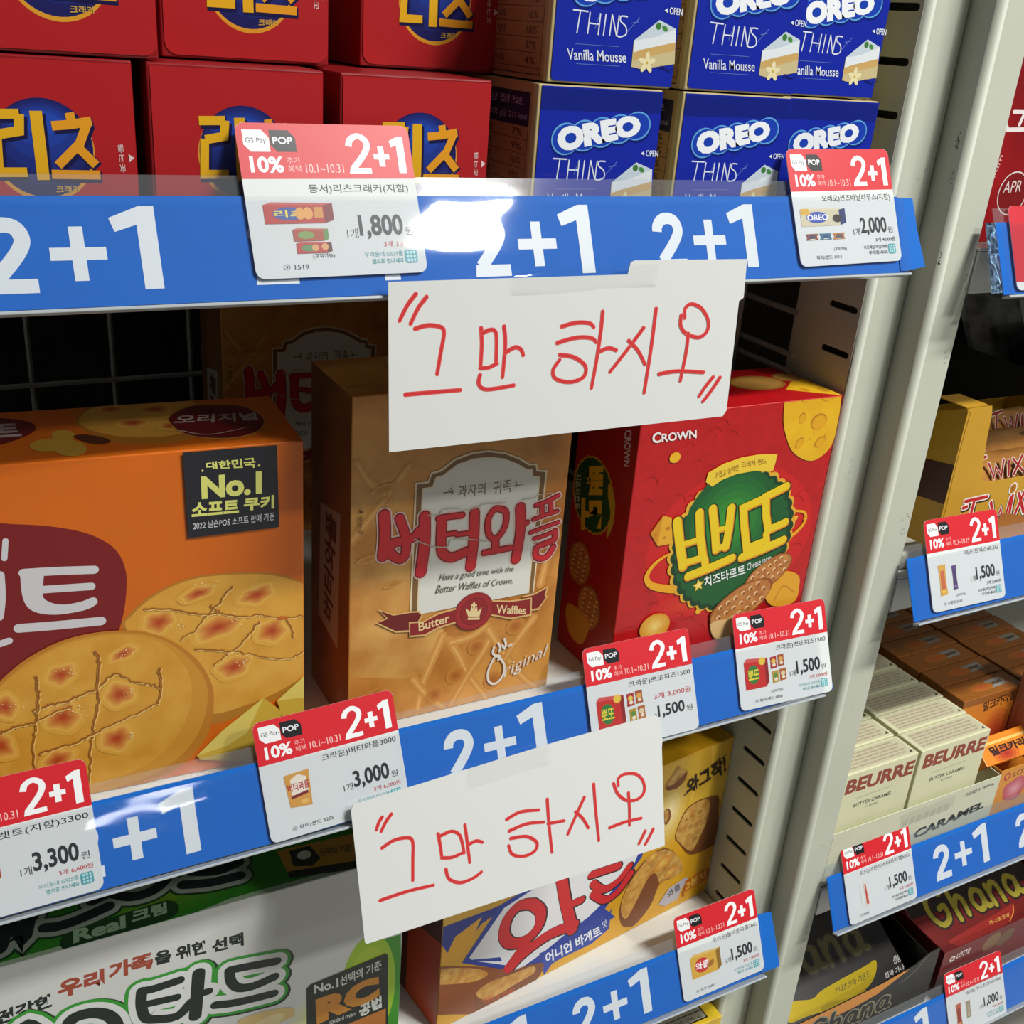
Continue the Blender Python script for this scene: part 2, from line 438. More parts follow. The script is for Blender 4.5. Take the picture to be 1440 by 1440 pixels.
# ------------------------------------------------------------------ price rails on the shelf edges
TILT = Matrix.Rotation(R(-25), 4, 'X')
RAIL_O = {'s1': (0, -.062), 's2': (0, -.311), 's3': (0, -.5375), 'r1': (-.012, -.073), 'r2': (-.012, -.267), 'r3': (-.012, -.508), 'r4': (-.012, -.695)}
def rail_pt(rail, x, v, n=0.):
    y, z = RAIL_O[rail]; a = R(25)
    return (x, y - math.sin(-a) * 0 + v * math.sin(a) - n * math.cos(a), z + v * math.cos(a) + n * math.sin(a))
def two_plus_one(a, xr, c='#dfe6e8'):
    """xr: right edge of the figure 1"""
    z0 = -.0322; T = .0050
    a.stroke([(xr - .0546, z0 + .0168), (xr - .0542, z0 + .0192), (xr - .0520, z0 + .0217), (xr - .0487, z0 + .0226), (xr - .0452, z0 + .0216), (xr - .0435, z0 + .0187), (xr - .0438, z0 + .0158), (xr - .0462, z0 + .0120), (xr - .0500, z0 + .0076), (xr - .0533, z0 + .0040)], T, c, cap=False, k=5, up=False)
    a.poly([(xr - .0562, z0), (xr - .0402, z0), (xr - .0402, z0 + .0047), (xr - .0556, z0 + .0047)], c, False)
    a.poly([(xr - .0355, z0 + .0105), (xr - .0175, z0 + .0105), (xr - .0175, z0 + .0148), (xr - .0355, z0 + .0148)], c, False)
    a.poly([(xr - .02875, z0 + .0035), (xr - .02425, z0 + .0035), (xr - .02425, z0 + .0218), (xr - .02875, z0 + .0218)], c, False)
    a.poly([(xr - .0065, z0), (xr - .0001, z0), (xr - .0001, z0 + .0286), (xr - .0052, z0 + .0286), (xr - .0155, z0 + .0246), (xr - .0140, z0 + .0198), (xr - .0065, z0 + .0222)], c, False)
BLUE = mat('#1868c4', .6, spec=.15, noise=.05, scale=30.)
def rail(key, x0, x1, rights, label, tail=None, lip=.0075, tailmat=None):
    y, z = RAIL_O[key]
    t = thing('price_rail', label, 'price rail', (0, y, z), TILT)
    slab('back_lip', [(x0, -.0380), (x1, -.0380), (x1, lip), (x0, lip)], .0004, LIP, t, n0=-.0012)
    slab('paper_insert', [(x0, -.0376), (x1, -.0376), (x1, 0), (x0, 0)], .0003, BLUE, t, n0=-.0004)
    if tail: slab('insert_end', tail, .0003, tailmat or BLUE, t, n0=.0002)
    a = Art((0, .0001, 0), (1, 0, 0), (0, 0, 1), (x0, -.0376, x1, 0))
    for xr in rights: two_plus_one(a, xr)
    a.build('promotion_print', t)
    slab('front_cover', [(x0, -.0386), (x1, -.0386), (x1, -.0012), (x0, -.0012)], .0003, PLASTIC, t, n0=.0030)
    bm_obj('bottom_channel', bm_box(x0, x1, -.0034, .0014, -.0396, -.0384, .0003), mat('#aeb6ba', .2), t)
    return t
rail('s1', -.440, .4352, [.0764 + .0885 * k for k in (-5, -4, -3, -2, -1, 0, 1, 2, 3)], 'blue two-plus-one price rail on the top shelf edge under red and blue cartons',
     tail=[(.4310, -.0008), (.4449, -.0009), (.4455, -.016), (.4482, -.0352), (.4354, -.0369), (.4310, -.0369)])
rail('s2', -.440, .4418, [.0788 + .0885 * k for k in (-5, -4, -3, -2, -1, 0, 2)], 'blue two-plus-one price rail on the middle shelf edge under the waffle carton',
     tail=[(.4400, -.0010), (.4480, -.0013), (.4505, -.0372), (.4400, -.0372)])
rail('s3', -.440, .4462, [.3554 - .0885 * k for k in (0, 1, 2, 3, 4, 5, 6, 7, 8)], 'blue two-plus-one price rail on the lowest shelf edge under the yellow snack carton',
     tail=[(.4440, .0032), (.4586, .0012), (.4601, -.0372), (.4440, -.0370)])
FOIL = mat('#9fc4e8', .12, metal=.9, noise=.75, scale=420., contrast=(.42, .52), bump=.6)
rail('r1', .4965, 1.355, [.66 + .0885 * k for k in range(1, 7)], 'blue price rail with a foil end on the chocolate bay, topmost of its four',
     tail=[(.4885, -.0003), (.4957, -.0003), (.4957, -.0366), (.4868, -.0366)], tailmat=FOIL)
rail('r2', .4920, 1.355, [.69 + .0885 * k for k in range(0, 7)], 'blue price rail under the golden display tray')
rail('r3', .4910, 1.355, [.6478 + .0885 * k for k in range(0, 8)], 'blue two-plus-one price rail under the caramel boxes')
rail('r4', .4905, 1.355, [.6465 + .0885 * k for k in (-1, 0, 2, 3, 4, 5, 6)], 'blue two-plus-one price rail under the black and red chocolate trays')

# ------------------------------------------------------------------ price cards tucked into the rails
RED = '#cf1f2b'; CW = '#d9dedd'; INK = '#26292c'; TEAL = '#3f9fa3'
def pic_box(a, x, y, w, h, c, c2, c3, word=None, wc='#e8d23a'):
    a.poly([(x, y), (x + w * .86, y), (x + w * .86, y + h * .84), (x, y + h * .88)], c, False)
    a.poly([(x + w * .86, y), (x + w, y + h * .14), (x + w, y + h * .92), (x + w * .86, y + h * .84)], c2, False)
    a.poly([(x, y + h * .88), (x + w * .86, y + h * .84), (x + w, y + h * .92), (x + w * .12, y + h)], mixhex(c, '#ffffff', .2)); 
    a.ell(x + w * .36, y + h * .46, w * .24, h * .3, c3)
    if word: a.tbox(word, x + w * .14, y + h * .3, x + w * .60, y + h * .62, wc, .02)
def pic_bag(a, x, y, w, h, c, c2, c3):
    a.poly([(x, y), (x + w, y + h * .03), (x + w * .94, y + h * .5), (x + w, y + h), (x + w * .03, y + h * .97), (x + w * .07, y + h * .5)], c)
    a.ell(x + w * .5, y + h * .6, w * .33, h * .2, c2); a.ell(x + w * .55, y + h * .28, w * .26, h * .14, c3)
def pic_bar(a, x, y, w, h, c, c2, c3, sl=.0):
    k = sl * h
    a.poly([(x + k, y), (x + w + k, y + h * .02), (x + w * .9 + k * .5, y + h * .5), (x + w, y + h), (x, y + h * .98), (x + w * .1 + k * .5, y + h * .5)], c)
    a.poly([(x + w * .2 + k * .8, y + h * .2), (x + w * .8 + k * .8, y + h * .2), (x + w * .75, y + h * .8), (x + w * .25, y + h * .8)], c2)
    a.ell(x + w * .5 + k * .8, y + h * .15, w * .25, h * .06, c3)
def price_card(label, rail_key, cx, cv, w, h, ang, name, price, total, pics, date='10.1~10.31', code=None, swap=None, total_c='#c23a42', note=(), nx=(.36, .95), n=.0011, group='price cards', exch=False, blank=False):
    y, z = RAIL_O[rail_key]; p = rail_pt(rail_key, cx, cv, n)
    t = thing('price_card', label, 'price card', p, TILT @ Matrix.Rotation(R(-ang), 4, 'Y'), group)
    body = slab('card_body', rrect(-w / 2, -h / 2, w / 2, h / 2, .0033, (1, 1, 1, 1)), .00035, mat(CW, .45, spec=.3), t)
    a = Art((-w / 2, -.00035, -h / 2), (w, 0, 0), (0, 0, h), rough=.42)
    a.N = Vector((0, -1, 0))
    rx, rz = .0033 / w, .0033 / h
    hd = [(1, .64), (1, 1 - rz)] + [(1 - rx + rx * math.cos(R(q)), 1 - rz + rz * math.sin(R(q))) for q in (30, 60, 90)] + [(rx, 1)] + [(rx + rx * math.cos(R(q)), 1 - rz + rz * math.sin(R(q))) for q in (120, 150, 180)] + [(0, .64)]
    a.poly(hd, RED if not blank else '#c81e30')
    if blank:
        a.poly([(.0, .10), (1, .10), (1, .64), (0, .64)], '#c81e30')
        a.build('card_print', t); return t
    leaf = lambda x0, x1: [(x0, .955), (x0 + .105 * (x1 - x0) / .14, .955), (x1, .905), (x1, .815), (x0 + .035, .815), (x0, .86)]
    a.poly(leaf(.035, .178), '#e9eced'); a.poly(leaf(.182, .325), '#15171a')
    a.tbox('GS Pay.', .048, .862, .168, .905, '#2c3236', .0); a.tbox('POP', .197, .865, .308, .912, '#dfe3e6', .025)
    a.tbox('10%', .055, .680, .240, .785, '#eef0f0', .035)
    a.tbox('추가', .262, .738, .335, .782, '#f0b9b4', .0); a.tbox('혜택', .262, .684, .335, .730, '#f0b9b4', .0)
    a.tbox(date, .362, .680, .580, .738, '#f3c9c4', .0)
    # big 2+1
    W = '#f1f3f3'; T = .034
    q = [(.625, .855), (.64, .90), (.685, .925), (.725, .90), (.735, .86), (.715, .81), (.675, .755), (.635, .705)]
    for i in range(1): a.stroke(q, .038, W, cap=False, k=4, up=False)
    a.poly([(.612, .675), (.745, .675), (.745, .712), (.620, .712)], W, False)
    a.poly([(.768, .770), (.862, .770), (.862, .808), (.768, .808)], W, False); a.poly([(.797, .722), (.833, .722), (.833, .856), (.797, .856)], W, False)
    a.poly([(.912, .678), (.958, .678), (.958, .925), (.925, .925), (.872, .895), (.880, .852), (.912, .868)], W)
    a.tbox(name, nx[0], .540, nx[1], .605, INK, .004)
    pv = .235; pz = .085
    if swap:   # total above the price
        a.tbox(total, .60, .375, .96, .435, total_c, .006)
        a.tbox(price, .62, .185, .88, .315, INK, .025); a.tbox('원', .895, .20, .955, .255, INK, .0)
        a.tbox('1개', .545, .19, .605, .245, INK)
    else:
        a.tbox('1개', .545, .245, .610, .310, INK, .0)
        a.tbox(price, .620, .235, .885, .400, INK, .028)
        a.tbox('원', .895, .258, .945, .312, INK, .0)
        a.tbox(total, .755, .178, .955, .220, total_c, .006)
    if note:
        a.tbox(note[0], .63, .118, .862, .152, TEAL if not note[2:] else '#33373a', .0)
        a.tbox(note[1], .67, .070, .862, .104, TEAL if not note[2:] else '#33373a', .012)
        a.poly(rrect(.872, .068, .948, .156, .015), '#4fa3ab')
        for i in range(3):
            for j in range(3): a.poly([(.885 + i * .02, .078 + j * .026), (.897 + i * .02, .078 + j * .026), (.897 + i * .02, .096 + j * .026), (.885 + i * .02, .096 + j * .026)], '#bfe0e0', False)
    if exch: a.tbox('(교차가능)', .33, .118, .455, .152, INK)
    if code: a.tbox(code, .155, .052, .155 + .024 * len(code), .088, INK)
    pics(a)
    a.build('card_print', t)
    return t
TN = ('우리동네 GS25를', '앱으로 만나세요')
DN = ('바로배달/픽업/택배', '우리동네GS', 1)
def p_ritz(a):
    pic_box(a, .09, .35, .39, .14, '#b3291f', '#7d1a17', '#2c4a9a', '리츠'); a.ell(.29, .415, .028, .04, '#e0a04a'); a.ell(.335, .415, .028, .04, '#e0a04a'); a.poly([(.37, .385), (.42, .385), (.42, .455), (.37, .455)], '#d18f3c')
    pic_box(a, .235, .235, .2, .085, '#a8472a', '#5f8a46', '#7a9a4a'); pic_box(a, .245, .155, .2, .075, '#b23026', '#5a2a22', '#5c8a50'); a.ell(.35, .19, .02, .022, '#d9a066'); a.ell(.405, .195, .02, .022, '#d9a066')
def p_oreo(a):
    pic_box(a, .055, .34, .43, .16, '#cfc7a8', '#1c2d6b', '#2b4fae', 'OREO', '#ffffff'); a.ell(.40, .40, .045, .035, '#33271f'); a.poly([(.06, .44), (.15, .44), (.13, .49), (.06, .49)], '#d9a93a')
    for i, c in enumerate(('#8c4a33', '#3b6f8c', '#c07a3c')): pic_bar(a, .08 + .13 * i, .22, .115, .055, c, mixhex(c, '#203a6a', .6), '#e9dfc9')
def p_waffle(a):
    a.poly([(.165, .245), (.315, .225), (.325, .525), (.15, .515)], '#d39a45'); a.poly([(.185, .34), (.305, .34), (.30, .47), (.245, .505), (.19, .47)], '#e9e0d0')
    a.tbox('버터와플', .165, .37, .315, .44, '#a8202a', .02); a.poly([(.18, .31), (.30, .33), (.30, .355), (.18, .335)], '#7c1f22'); a.ell(.27, .27, .03, .02, '#e3b45c')
def p_marg(a):
    pic_box(a, .08, .25, .36, .24, '#d8741c', '#a9540f', '#7a1f22', '마가렛트', '#ffffff')
def p_potto(a):
    pic_box(a, .07, .20, .25, .32, '#c3241f', '#8a1515', '#2f7a34', '뽀또'); a.ell(.26, .47, .035, .04, '#e0c040')
    for (x, y, c, c2) in ((.345, .37, '#a8202a', '#d9c050'), (.425, .38, '#a0522d', '#d9a04a'), (.355, .22, '#b8902a', '#5a8a3a'), (.435, .23, '#b0602a', '#d9c9a0')): pic_bag(a, x, y, .07, .125, c, c2, '#e6d9c0')
def p_onion(a):
    pic_box(a, .13, .22, .36, .28, '#d8a93c', '#8f6a22', '#c9302c', '와클', '#ffffff'); a.ell(.36, .33, .05, .03, '#a86a2a', 30)
def p_bars(a):
    pic_bar(a, .12, .16, .1, .34, '#d8a84c', '#c96a4a', '#e8c050'); pic_bar(a, .30, .20, .06, .27, '#5b4678', '#4a3a66', '#8f7ab0')
def p_cara(a):
    a.poly([(.20, .20), (.235, .20), (.225, .46), (.195, .46)], '#dfe2dc'); a.poly([(.255, .16), (.31, .16), (.285, .47), (.25, .47)], '#e6d5cc'); a.poly([(.265, .18), (.30, .18), (.28, .43), (.26, .43)], '#c2523f')
def p_gh(a):
    pic_bar(a, .14, .12, .09, .36, '#b8552e', '#8c2f22', '#e0a04a'); pic_bar(a, .31, .20, .08, .26, '#9a8a72', '#a89a80', '#c9b890')
G = 'price cards'
price_card('white price card with a red 2+1 header in front of the red cracker cartons', 's1', .1419, -.0020, .0672, .0564, 0.6, '동서)리츠크래커(지함)', '1,800', '3개 3,600원', p_ritz, code='ⓢ 1519', note=TN, exch=True)
price_card('white price card reading 2,000 in front of the blue cookie cartons', 's1', .3981, -.0052, .0658, .0549, 1.2, '오레오)씬즈바닐라무스(지함)', '2,000', '3개 4,000원', p_oreo, code='파이/샌드 1113', note=DN, total_c=INK, exch=True, nx=(.28, .96))
price_card('white price card reading 3,300 at the left edge under the orange cookie carton', 's2', .0036, -.0088, .0672, .0560, 0.3, '롯데)마가렛트(지함)3300', '3,300', '3개 6,600원', p_marg, code='파이/샌드 3301', note=TN, nx=(.12, .97))
price_card('white price card reading 3,000 at the foot of the waffle carton', 's2', .1424, -.0088, .0681, .0555, 1.6, '크라운)버터와플3000', '3,000', '3개 6,000원', p_waffle, code='ⓢ 파이/샌드 3205', note=TN, nx=(.43, .97))
price_card('white price card partly covered by the lower handwritten sign', 's2', .3160, -.0096, .0686, .0560, -0.8, '크라운)뽀또치즈1500', '1,500', '3개 3,000원', p_potto, swap=True, n=.0016, nx=(.38, .97))
price_card('white price card reading 1,500 at the right end of the middle shelf rail', 's2', .4156, -.0092, .0690, .0552, -2.0, '크라운)뽀또치즈1500', '1,500', '3개 3,000원', p_potto, code='ⓢ 파이/샌드 6958', note=TN, exch=True, nx=(.42, .97))
price_card('white price card at the right end of the lowest rail beside the yellow snack carton', 's3', .4125, -.0066, .0672, .0562, 0.3, '오리온)돌아온와클76G', '1,500', '3개 3,000원', p_onion, code='ⓢ 쿠키 7600', note=TN, nx=(.42, .97))
price_card('white price card with a 10.19 end date below the golden display tray', 'r2', .5391, -.0076, .0637, .0552, -0.8, '마즈)트윅스48.5G', '1,500', '3개 3,000원', p_bars, date='10.1~10.19', code='ⓢ 초콜릿 2310', note=DN, total_c=INK, exch=True, nx=(.50, .96))
price_card('white price card below the cream caramel boxes', 'r3', .5370, -.0091, .0645, .0558, 0.6, '위드)아몬드버터카라멜50G', '1,500', '3개 3,000원', p_cara, code='ⓢ 카라멜', note=DN, nx=(.22, .96))
price_card('white price card reading 1,000 on the rail under the chocolate trays', 'r4', .7011, -.0114, .0686, .0545, -1.2, '롯데)가나초코바1000', '1,000', '3개 2,000원', p_gh, note=TN, nx=(.34, .96))
price_card('plain red card at the right edge on the foil-ended rail', 'r1', .5390, -.0140, .0672, .0440, 0.0, '', '', '', None, blank=True, group=None)

# ------------------------------------------------------------------ the two handwritten signs taped to the rails
PAPER = mat('#d7dad7', .5)
def sign(name, loc, tilt, outline, marks, tapes, label):
    t = thing(name, label, 'sign', loc, Matrix.Rotation(R(-tilt), 4, 'X'), 'handwritten notices')
    slab('paper', outline, .0004, PAPER, t)
    a = Art((0, -.0004, 0), (1, 0, 0), (0, 0, 1), rough=.5)
    for m in marks:
        a.stroke(m, .00190, '#d84a46', .0017, up=False, k=5)
        a.stroke(m, .0011, '#c92c2f', .0009, up=False, k=5)
    a.build('handwriting', t)
    for x0, z0, x1, z1, y in tapes:      # thin film, bulging a little between rail and paper
        vs, fs = [], []; nx, nz = 12, 8
        for i in range(nx + 1):
            for j in range(nz + 1):
                u, v = i / nx, j / nz
                vs.append((x0 + (x1 - x0) * u + .0006 * math.sin(9 * v), -.0006 - y * math.sin(math.pi * v) * (1 - .35 * math.sin(math.pi * u)) - .0003 * math.sin(7 * u), z0 + (z1 - z0) * v + .0010 * u))
        for i in range(nx):
            for j in range(nz): q = i * (nz + 1) + j; fs.append((q, q + nz + 1, q + nz + 2, q + 1))
        mesh_obj('tape', vs, fs, TAPE, t, smooth=True)
    return t
S1 = [[(-.0775,.0051),(-.081,.0011),(-.0844,-.0046)],[(-.0731,.0038),(-.0766,-.0002),(-.0799,-.006)],[(-.078,-.008),(-.0727,-.007),(-.0671,-.008),(-.0659,-.0106),(-.0672,-.0172),(-.069,-.0262)],[(-.0826,-.0332),(-.0719,-.0332),(-.059,-.0333)],[(-.0497,-.0093),(-.0494,-.016),(-.05,-.0252)],[(-.0494,-.0115),(-.0464,-.0103),(-.0437,-.0106),(-.0428,-.014),(-.043,-.0241)],[(-.05,-.0252),(-.0464,-.0252),(-.0425,-.0238)],[(-.0394,-.0092),(-.0388,-.0166),(-.04,-.0295)],[(-.0387,-.0197),(-.0343,-.0178),(-.0315,-.019),(-.0305,-.0212)],[(-.0502,-.028),(-.0507,-.0316),(-.047,-.034),(-.0348,-.0333)],[(-.0125,-.0106),(-.0057,-.0094),(.0008,-.0099),(.0031,-.0117)],[(-.0145,-.0172),(-.0055,-.0156),(.0018,-.0161),(.0045,-.018)],[(-.0132,-.0222),(-.006,-.0238),(-.0005,-.0279),(-.0014,-.0324),(-.0079,-.034),(-.0149,-.0321),(-.0163,-.0284),(-.0132,-.0243)],[(.0073,-.0055),(.0067,-.0132),(.005,-.0255),(.0028,-.0374)],[(.0064,-.0221),(.0108,-.0209),(.0148,-.0221)],[(.0284,-.0133),(.0222,-.0203),(.012,-.0311)],[(.021,-.0184),(.0261,-.0231),(.0299,-.0291)],[(.0345,-.0055),(.033,-.021),(.0302,-.0416)],[(.0481,-.009),(.0481,-.0135),(.0514,-.0171),(.0585,-.0191),(.0628,-.0165),(.0629,-.0116),(.0587,-.0063),(.0531,-.0043),(.05,-.0062),(.0501,-.0101)],[(.0524,-.0172),(.0519,-.0248),(.0495,-.0378)],[(.0377,-.034),(.0473,-.0334),(.0622,-.035)],[(.0677,-.0376),(.064,-.0413),(.0604,-.0457)],[(.0717,-.0381),(.067,-.0439),(.0628,-.0483)]]
sign('handwritten_sign', (.245, -.0222, -.1), 8,
     [(-.0886,.01),(.0192,.0094),(.0205,.0143),(.0227,.0151),(.0829,.0142),(.0824,-.0027),(.0799,-.0042),(.0769,-.0537),(.0748,-.0563),(-.09,-.0554)] , S1,
     [(-.036, .0030, .034, .0125, .0016)], 'handwritten notice in red marker taped to the top rail, above the waffle carton')
S2 = [[(-.0751,.0032),(-.077,.0011),(-.0785,-.002)],[(-.0704,.0035),(-.0735,.0005),(-.0763,-.0034)],[(-.0767,-.0114),(-.0705,-.0094),(-.0633,-.0101),(-.0612,-.0131),(-.0621,-.0215),(-.0632,-.0315)],[(-.0804,-.0363),(-.067,-.036),(-.053,-.037)],[(-.0479,-.0125),(-.0473,-.0194),(-.0472,-.0248)],[(-.0477,-.014),(-.0412,-.0131),(-.0372,-.0155),(-.0359,-.0194),(-.0353,-.0257)],[(-.0472,-.0248),(-.0417,-.0261),(-.0353,-.0253)],[(-.0334,-.012),(-.0331,-.0202),(-.0328,-.0313)],[(-.0327,-.0222),(-.0283,-.0215),(-.025,-.0231)],[(-.0457,-.0311),(-.0445,-.0363),(-.0389,-.0399),(-.032,-.0397),(-.0271,-.0379)],[(-.0106,-.0153),(-.0027,-.0135),(.0078,-.0152)],[(-.0098,-.0215),(.0003,-.0205),(.0102,-.0223)],[(-.0093,-.0255),(-.0004,-.027),(.005,-.0317),(.0033,-.0358),(-.0032,-.0366),(-.0093,-.0338),(-.0109,-.0289)],[(.0132,-.011),(.0129,-.023),(.0132,-.0391)],[(.0125,-.0237),(.0218,-.0247)],[(.0349,-.0156),(.03,-.0225),(.0233,-.0323)],[(.0291,-.0219),(.033,-.0267),(.0357,-.0323)],[(.0412,-.0101),(.0411,-.0238),(.0414,-.0407)],[(.0533,-.0128),(.0553,-.0189),(.0603,-.0238),(.0672,-.0251),(.0718,-.0222),(.0717,-.0161),(.0675,-.0112),(.0606,-.0095),(.0565,-.0109),(.0561,-.0147)],[(.062,-.0202),(.0618,-.0293),(.061,-.0378)],[(.0487,-.0358),(.0582,-.0353),(.0687,-.036)],[(.0706,-.0436),(.0683,-.0465),(.066,-.0494)],[(.0757,-.044),(.0729,-.0476),(.0699,-.0509)]]
sign('handwritten_sign', (.236, -.0218, -.346), 20,
     [(-.0897,.0102),(-.0883,.0129),(.0226,.0173),(.0827,.0177),(.0854,.0157),(.0863,.0032),(.0855,-.001),(.0824,-.0553),(-.0892,-.0551),(-.0901,-.0539)] , S2,
     [(-.030, .0055, .016, .0160, .0014)], 'handwritten notice in red marker taped to the middle rail, above the yellow snack carton')


# ------------------------------------------------------------------ cartons of the biscuit bay
def carton(spec, name, label, cat, base, group=None, bevel=.0007, dz=0):
    loc, rz, w, d, h = spec
    t = thing(name, label, cat, loc, Matrix.Rotation(R(rz), 4, 'Z'), group)
    bm_obj('carton_body', bm_box(-w / 2, w / 2, -d / 2, d / 2, 0.0002, h, bevel, 3), base if not isinstance(base, str) else mat(base, .38), t)
    return t, w, d, h

# --- orange soft-cookie carton
t, w, d, h = carton(((0.0207, 0.0561, -0.325), -3.5, 0.235, 0.062, 0.1596), 'cookie_carton', 'orange soft cookie carton with two printed golden cookies and a maroon oval', 'carton', mat('#d96a12', .33, noise=.05, scale=40., bump=.02))
a = front(w, d, h)
MAROON = '#7d1a1e'
a.curve([(.1601,.1013),(.1601,.1096),(.1576,.1178),(.1525,.1236),(.1448,.1284),(.1333,.1323),(.1207,.1348),(.1012,.1378),(.0678,.1346),(.0353,.1129),(.0275,.0808),(.0561,.0552),(.0905,.0475),(.1171,.0451),(.1371,.0498),(.1498,.0669),(.1574,.0864)], MAROON)
WT = '#d4d2d6'
a.stroke([(.1219,.1132),(.1335,.1124),(.1481,.1109)], .0037, WT, up=False)
a.poly(spline([(.1295,.113),(.1281,.1038),(.1289,.0998),(.1343,.0969),(.1417,.097),(.1466,.0983),(.1483,.0968),(.1474,.0946),(.1424,.0928),(.1318,.0926),(.1237,.0956),(.1206,.1018),(.1206,.1134)], 5, False), WT, False)
a.stroke([(.1277,.1048),(.1464,.1035)], .0034, WT, up=False)
a.stroke([(.1177,.0886),(.1313,.0876),(.149,.0867)], .0040, WT, up=False)
a.stroke([(.1169,.1281),(.1157,.1205)], .0022, WT, up=False)
a.stroke([(.1132,.1135),(.1126,.1037),(.111,.0951)], .0037, WT, up=False)
a.stroke([(.1044,.0822),(.1092,.0825),(.1135,.0835)], .0030, WT)
a.text('마가렛', [(.0395,.0847),(.1065,.0851),(.1103,.1198),(.0462,.1259)], WT, .04)
# printed cookies
def crack(a, p, w, dark='#8e5218', light='#f0cb78'):
    q = spline(p, 6, False); q = [(x + random.uniform(-.0005, .0005), z + random.uniform(-.0005, .0005)) for x, z in q]
    a.stroke([(x + .0004, z - .0006) for x, z in q], w * .6, light, w * .3, up=False, smooth=False)
    a.stroke(q, w * .9, '#b87a2c', w * .5, up=False, smooth=False); a.stroke(q, w * .4, dark, w * .2, up=False, smooth=False)
def sugar(a, cx, cz, n=12):
    for _ in range(n):
        x, z, r = cx + random.gauss(0, .0022), cz + random.gauss(0, .0014), random.uniform(.00012, .0004)
        a.poly([(x - r, z), (x, z - r * .8), (x + r, z), (x, z + r)], '#f2dfae', False)
CK = mat('#e2aa44', .36, noise=.0, scale=90., h2='#d89a36', contrast=(.3, .7))
CK2 = mat('#dfa640', .36, noise=.0, scale=90., h2='#d2942f', contrast=(.3, .7))
a.curve([(.1573,.0801),(.1599,.0878),(.1708,.0965),(.1858,.1016),(.2031,.1016),(.2209,.0987),(.2358,.0916),(.2477,.0805),(.2539,.066),(.2516,.0497),(.2369,.0413),(.2223,.033),(.2067,.0278),(.1915,.0255),(.1829,.0357),(.1684,.0549)], '#b87a26')
a.curve([(.1587,.0811),(.1615,.0875),(.1718,.0957),(.1863,.1007),(.2031,.1006),(.2208,.0977),(.2358,.0906),(.2465,.0801),(.252,.0663),(.2497,.0508),(.2356,.0429),(.2199,.0356),(.2045,.0318),(.1918,.031),(.183,.0384),(.1697,.0573)], CK)


def spots(a, L, hot='#b5431a'):
    for cx, cz, rx, rz, ro in L:
        a.blob(cx, cz, rx * 1.25, rz * 1.3, '#dfa640', '#ebba58', ro, 5, .05)
        a.blob(cx, cz, rx, rz, '#e6b450', hot, ro, 10, .10)
def E4(L, ro): return [tuple(q) + (ro,) for q in L]
spots(a, E4([(.1721,.0823,.0071,.0055),(.1967,.0756,.0113,.0057),(.2139,.0891,.0083,.0044),(.2202,.0697,.0073,.0062),(.203,.0541,.0082,.0057),(.1887,.0937,.0076,.0032)], 15))
CR1 = '#9a5f1c'
for p in [[(.2034,.0952),(.1994,.0901),(.1966,.0868),(.1915,.0819),(.1869,.0762),(.1802,.0722)],[(.1663,.0896),(.1787,.0872),(.1915,.0829),(.1992,.0821),(.208,.0791),(.216,.0788),(.2252,.076),(.2351,.0751)],[(.2148,.0756),(.2089,.0684),(.2054,.0644),(.1996,.0608),(.1938,.0566)],[(.1864,.0662),(.1963,.0638),(.2053,.0614),(.2133,.058),(.2249,.054),(.2321,.055),(.2351,.057)],[(.2263,.0754),(.2286,.0703),(.2303,.0646)],[(.1938,.0866),(.197,.0835),(.2025,.0807)]]:
    crack(a, p, .0011)
a.up()
for c in [(.2252,.0756,.0053,.0016),(.1656,.0787,.0013,.0005),(.2031,.1028,.0004,.0003)]: a.ell(c[0], c[1], c[2] * .5, c[3] * .5, '#c9642a', 0)
for cx, cz, rx, rz in [(.192,.0969,.0004,.0005),(.2123,.0932,.0006,.0008),(.2041,.0778,.0006,.0008),(.1805,.0799,.0004,.0009),(.2074,.056,.0006,.0005)]:
    sugar(a, cx, cz)
a.up()
# front cookie
a.curve([(.0911,.0403),(.0975,.0541),(.1083,.0656),(.1198,.0745),(.1341,.0805),(.1493,.0818),(.1636,.0795),(.1759,.073),(.1862,.062),(.1919,.0502),(.1934,.039),(.1909,.0228),(.1817,.0093),(.1677,.0012),(.1496,-.0027),(.132,-.0066),(.1113,-.0024),(.0932,.0161)], '#c07c24')
a.curve([(.0932,.0411),(.0989,.0538),(.1092,.0645),(.1207,.0731),(.1345,.0792),(.1492,.0805),(.163,.0784),(.1748,.0722),(.184,.0617),(.1897,.0504),(.1907,.0396),(.1875,.0257),(.179,.0128),(.1656,.0046),(.1488,.0011),(.1313,-.0022),(.1117,.0017),(.0945,.0185)], '#cf922f')
a.curve([(.0933,.0423),(.0994,.0537),(.1096,.0637),(.1211,.0723),(.1347,.0783),(.1491,.0797),(.1624,.0775),(.1726,.0717),(.1797,.0626),(.1836,.0519),(.1837,.041),(.1797,.0281),(.1719,.0173),(.1615,.0099),(.1469,.0058),(.1306,.0023),(.1121,.0057),(.0947,.0211)], CK2)
spots(a, E4([(.1315,.0641,.0063,.005),(.1567,.0698,.0061,.003),(.1304,.0431,.0074,.0073),(.1537,.0499,.0066,.0065),(.1511,.0274,.0072,.0065),(.1087,.0529,.0055,.0062),(.1055,.0343,.005,.0072),(.1265,.022,.0073,.0048)], 22))
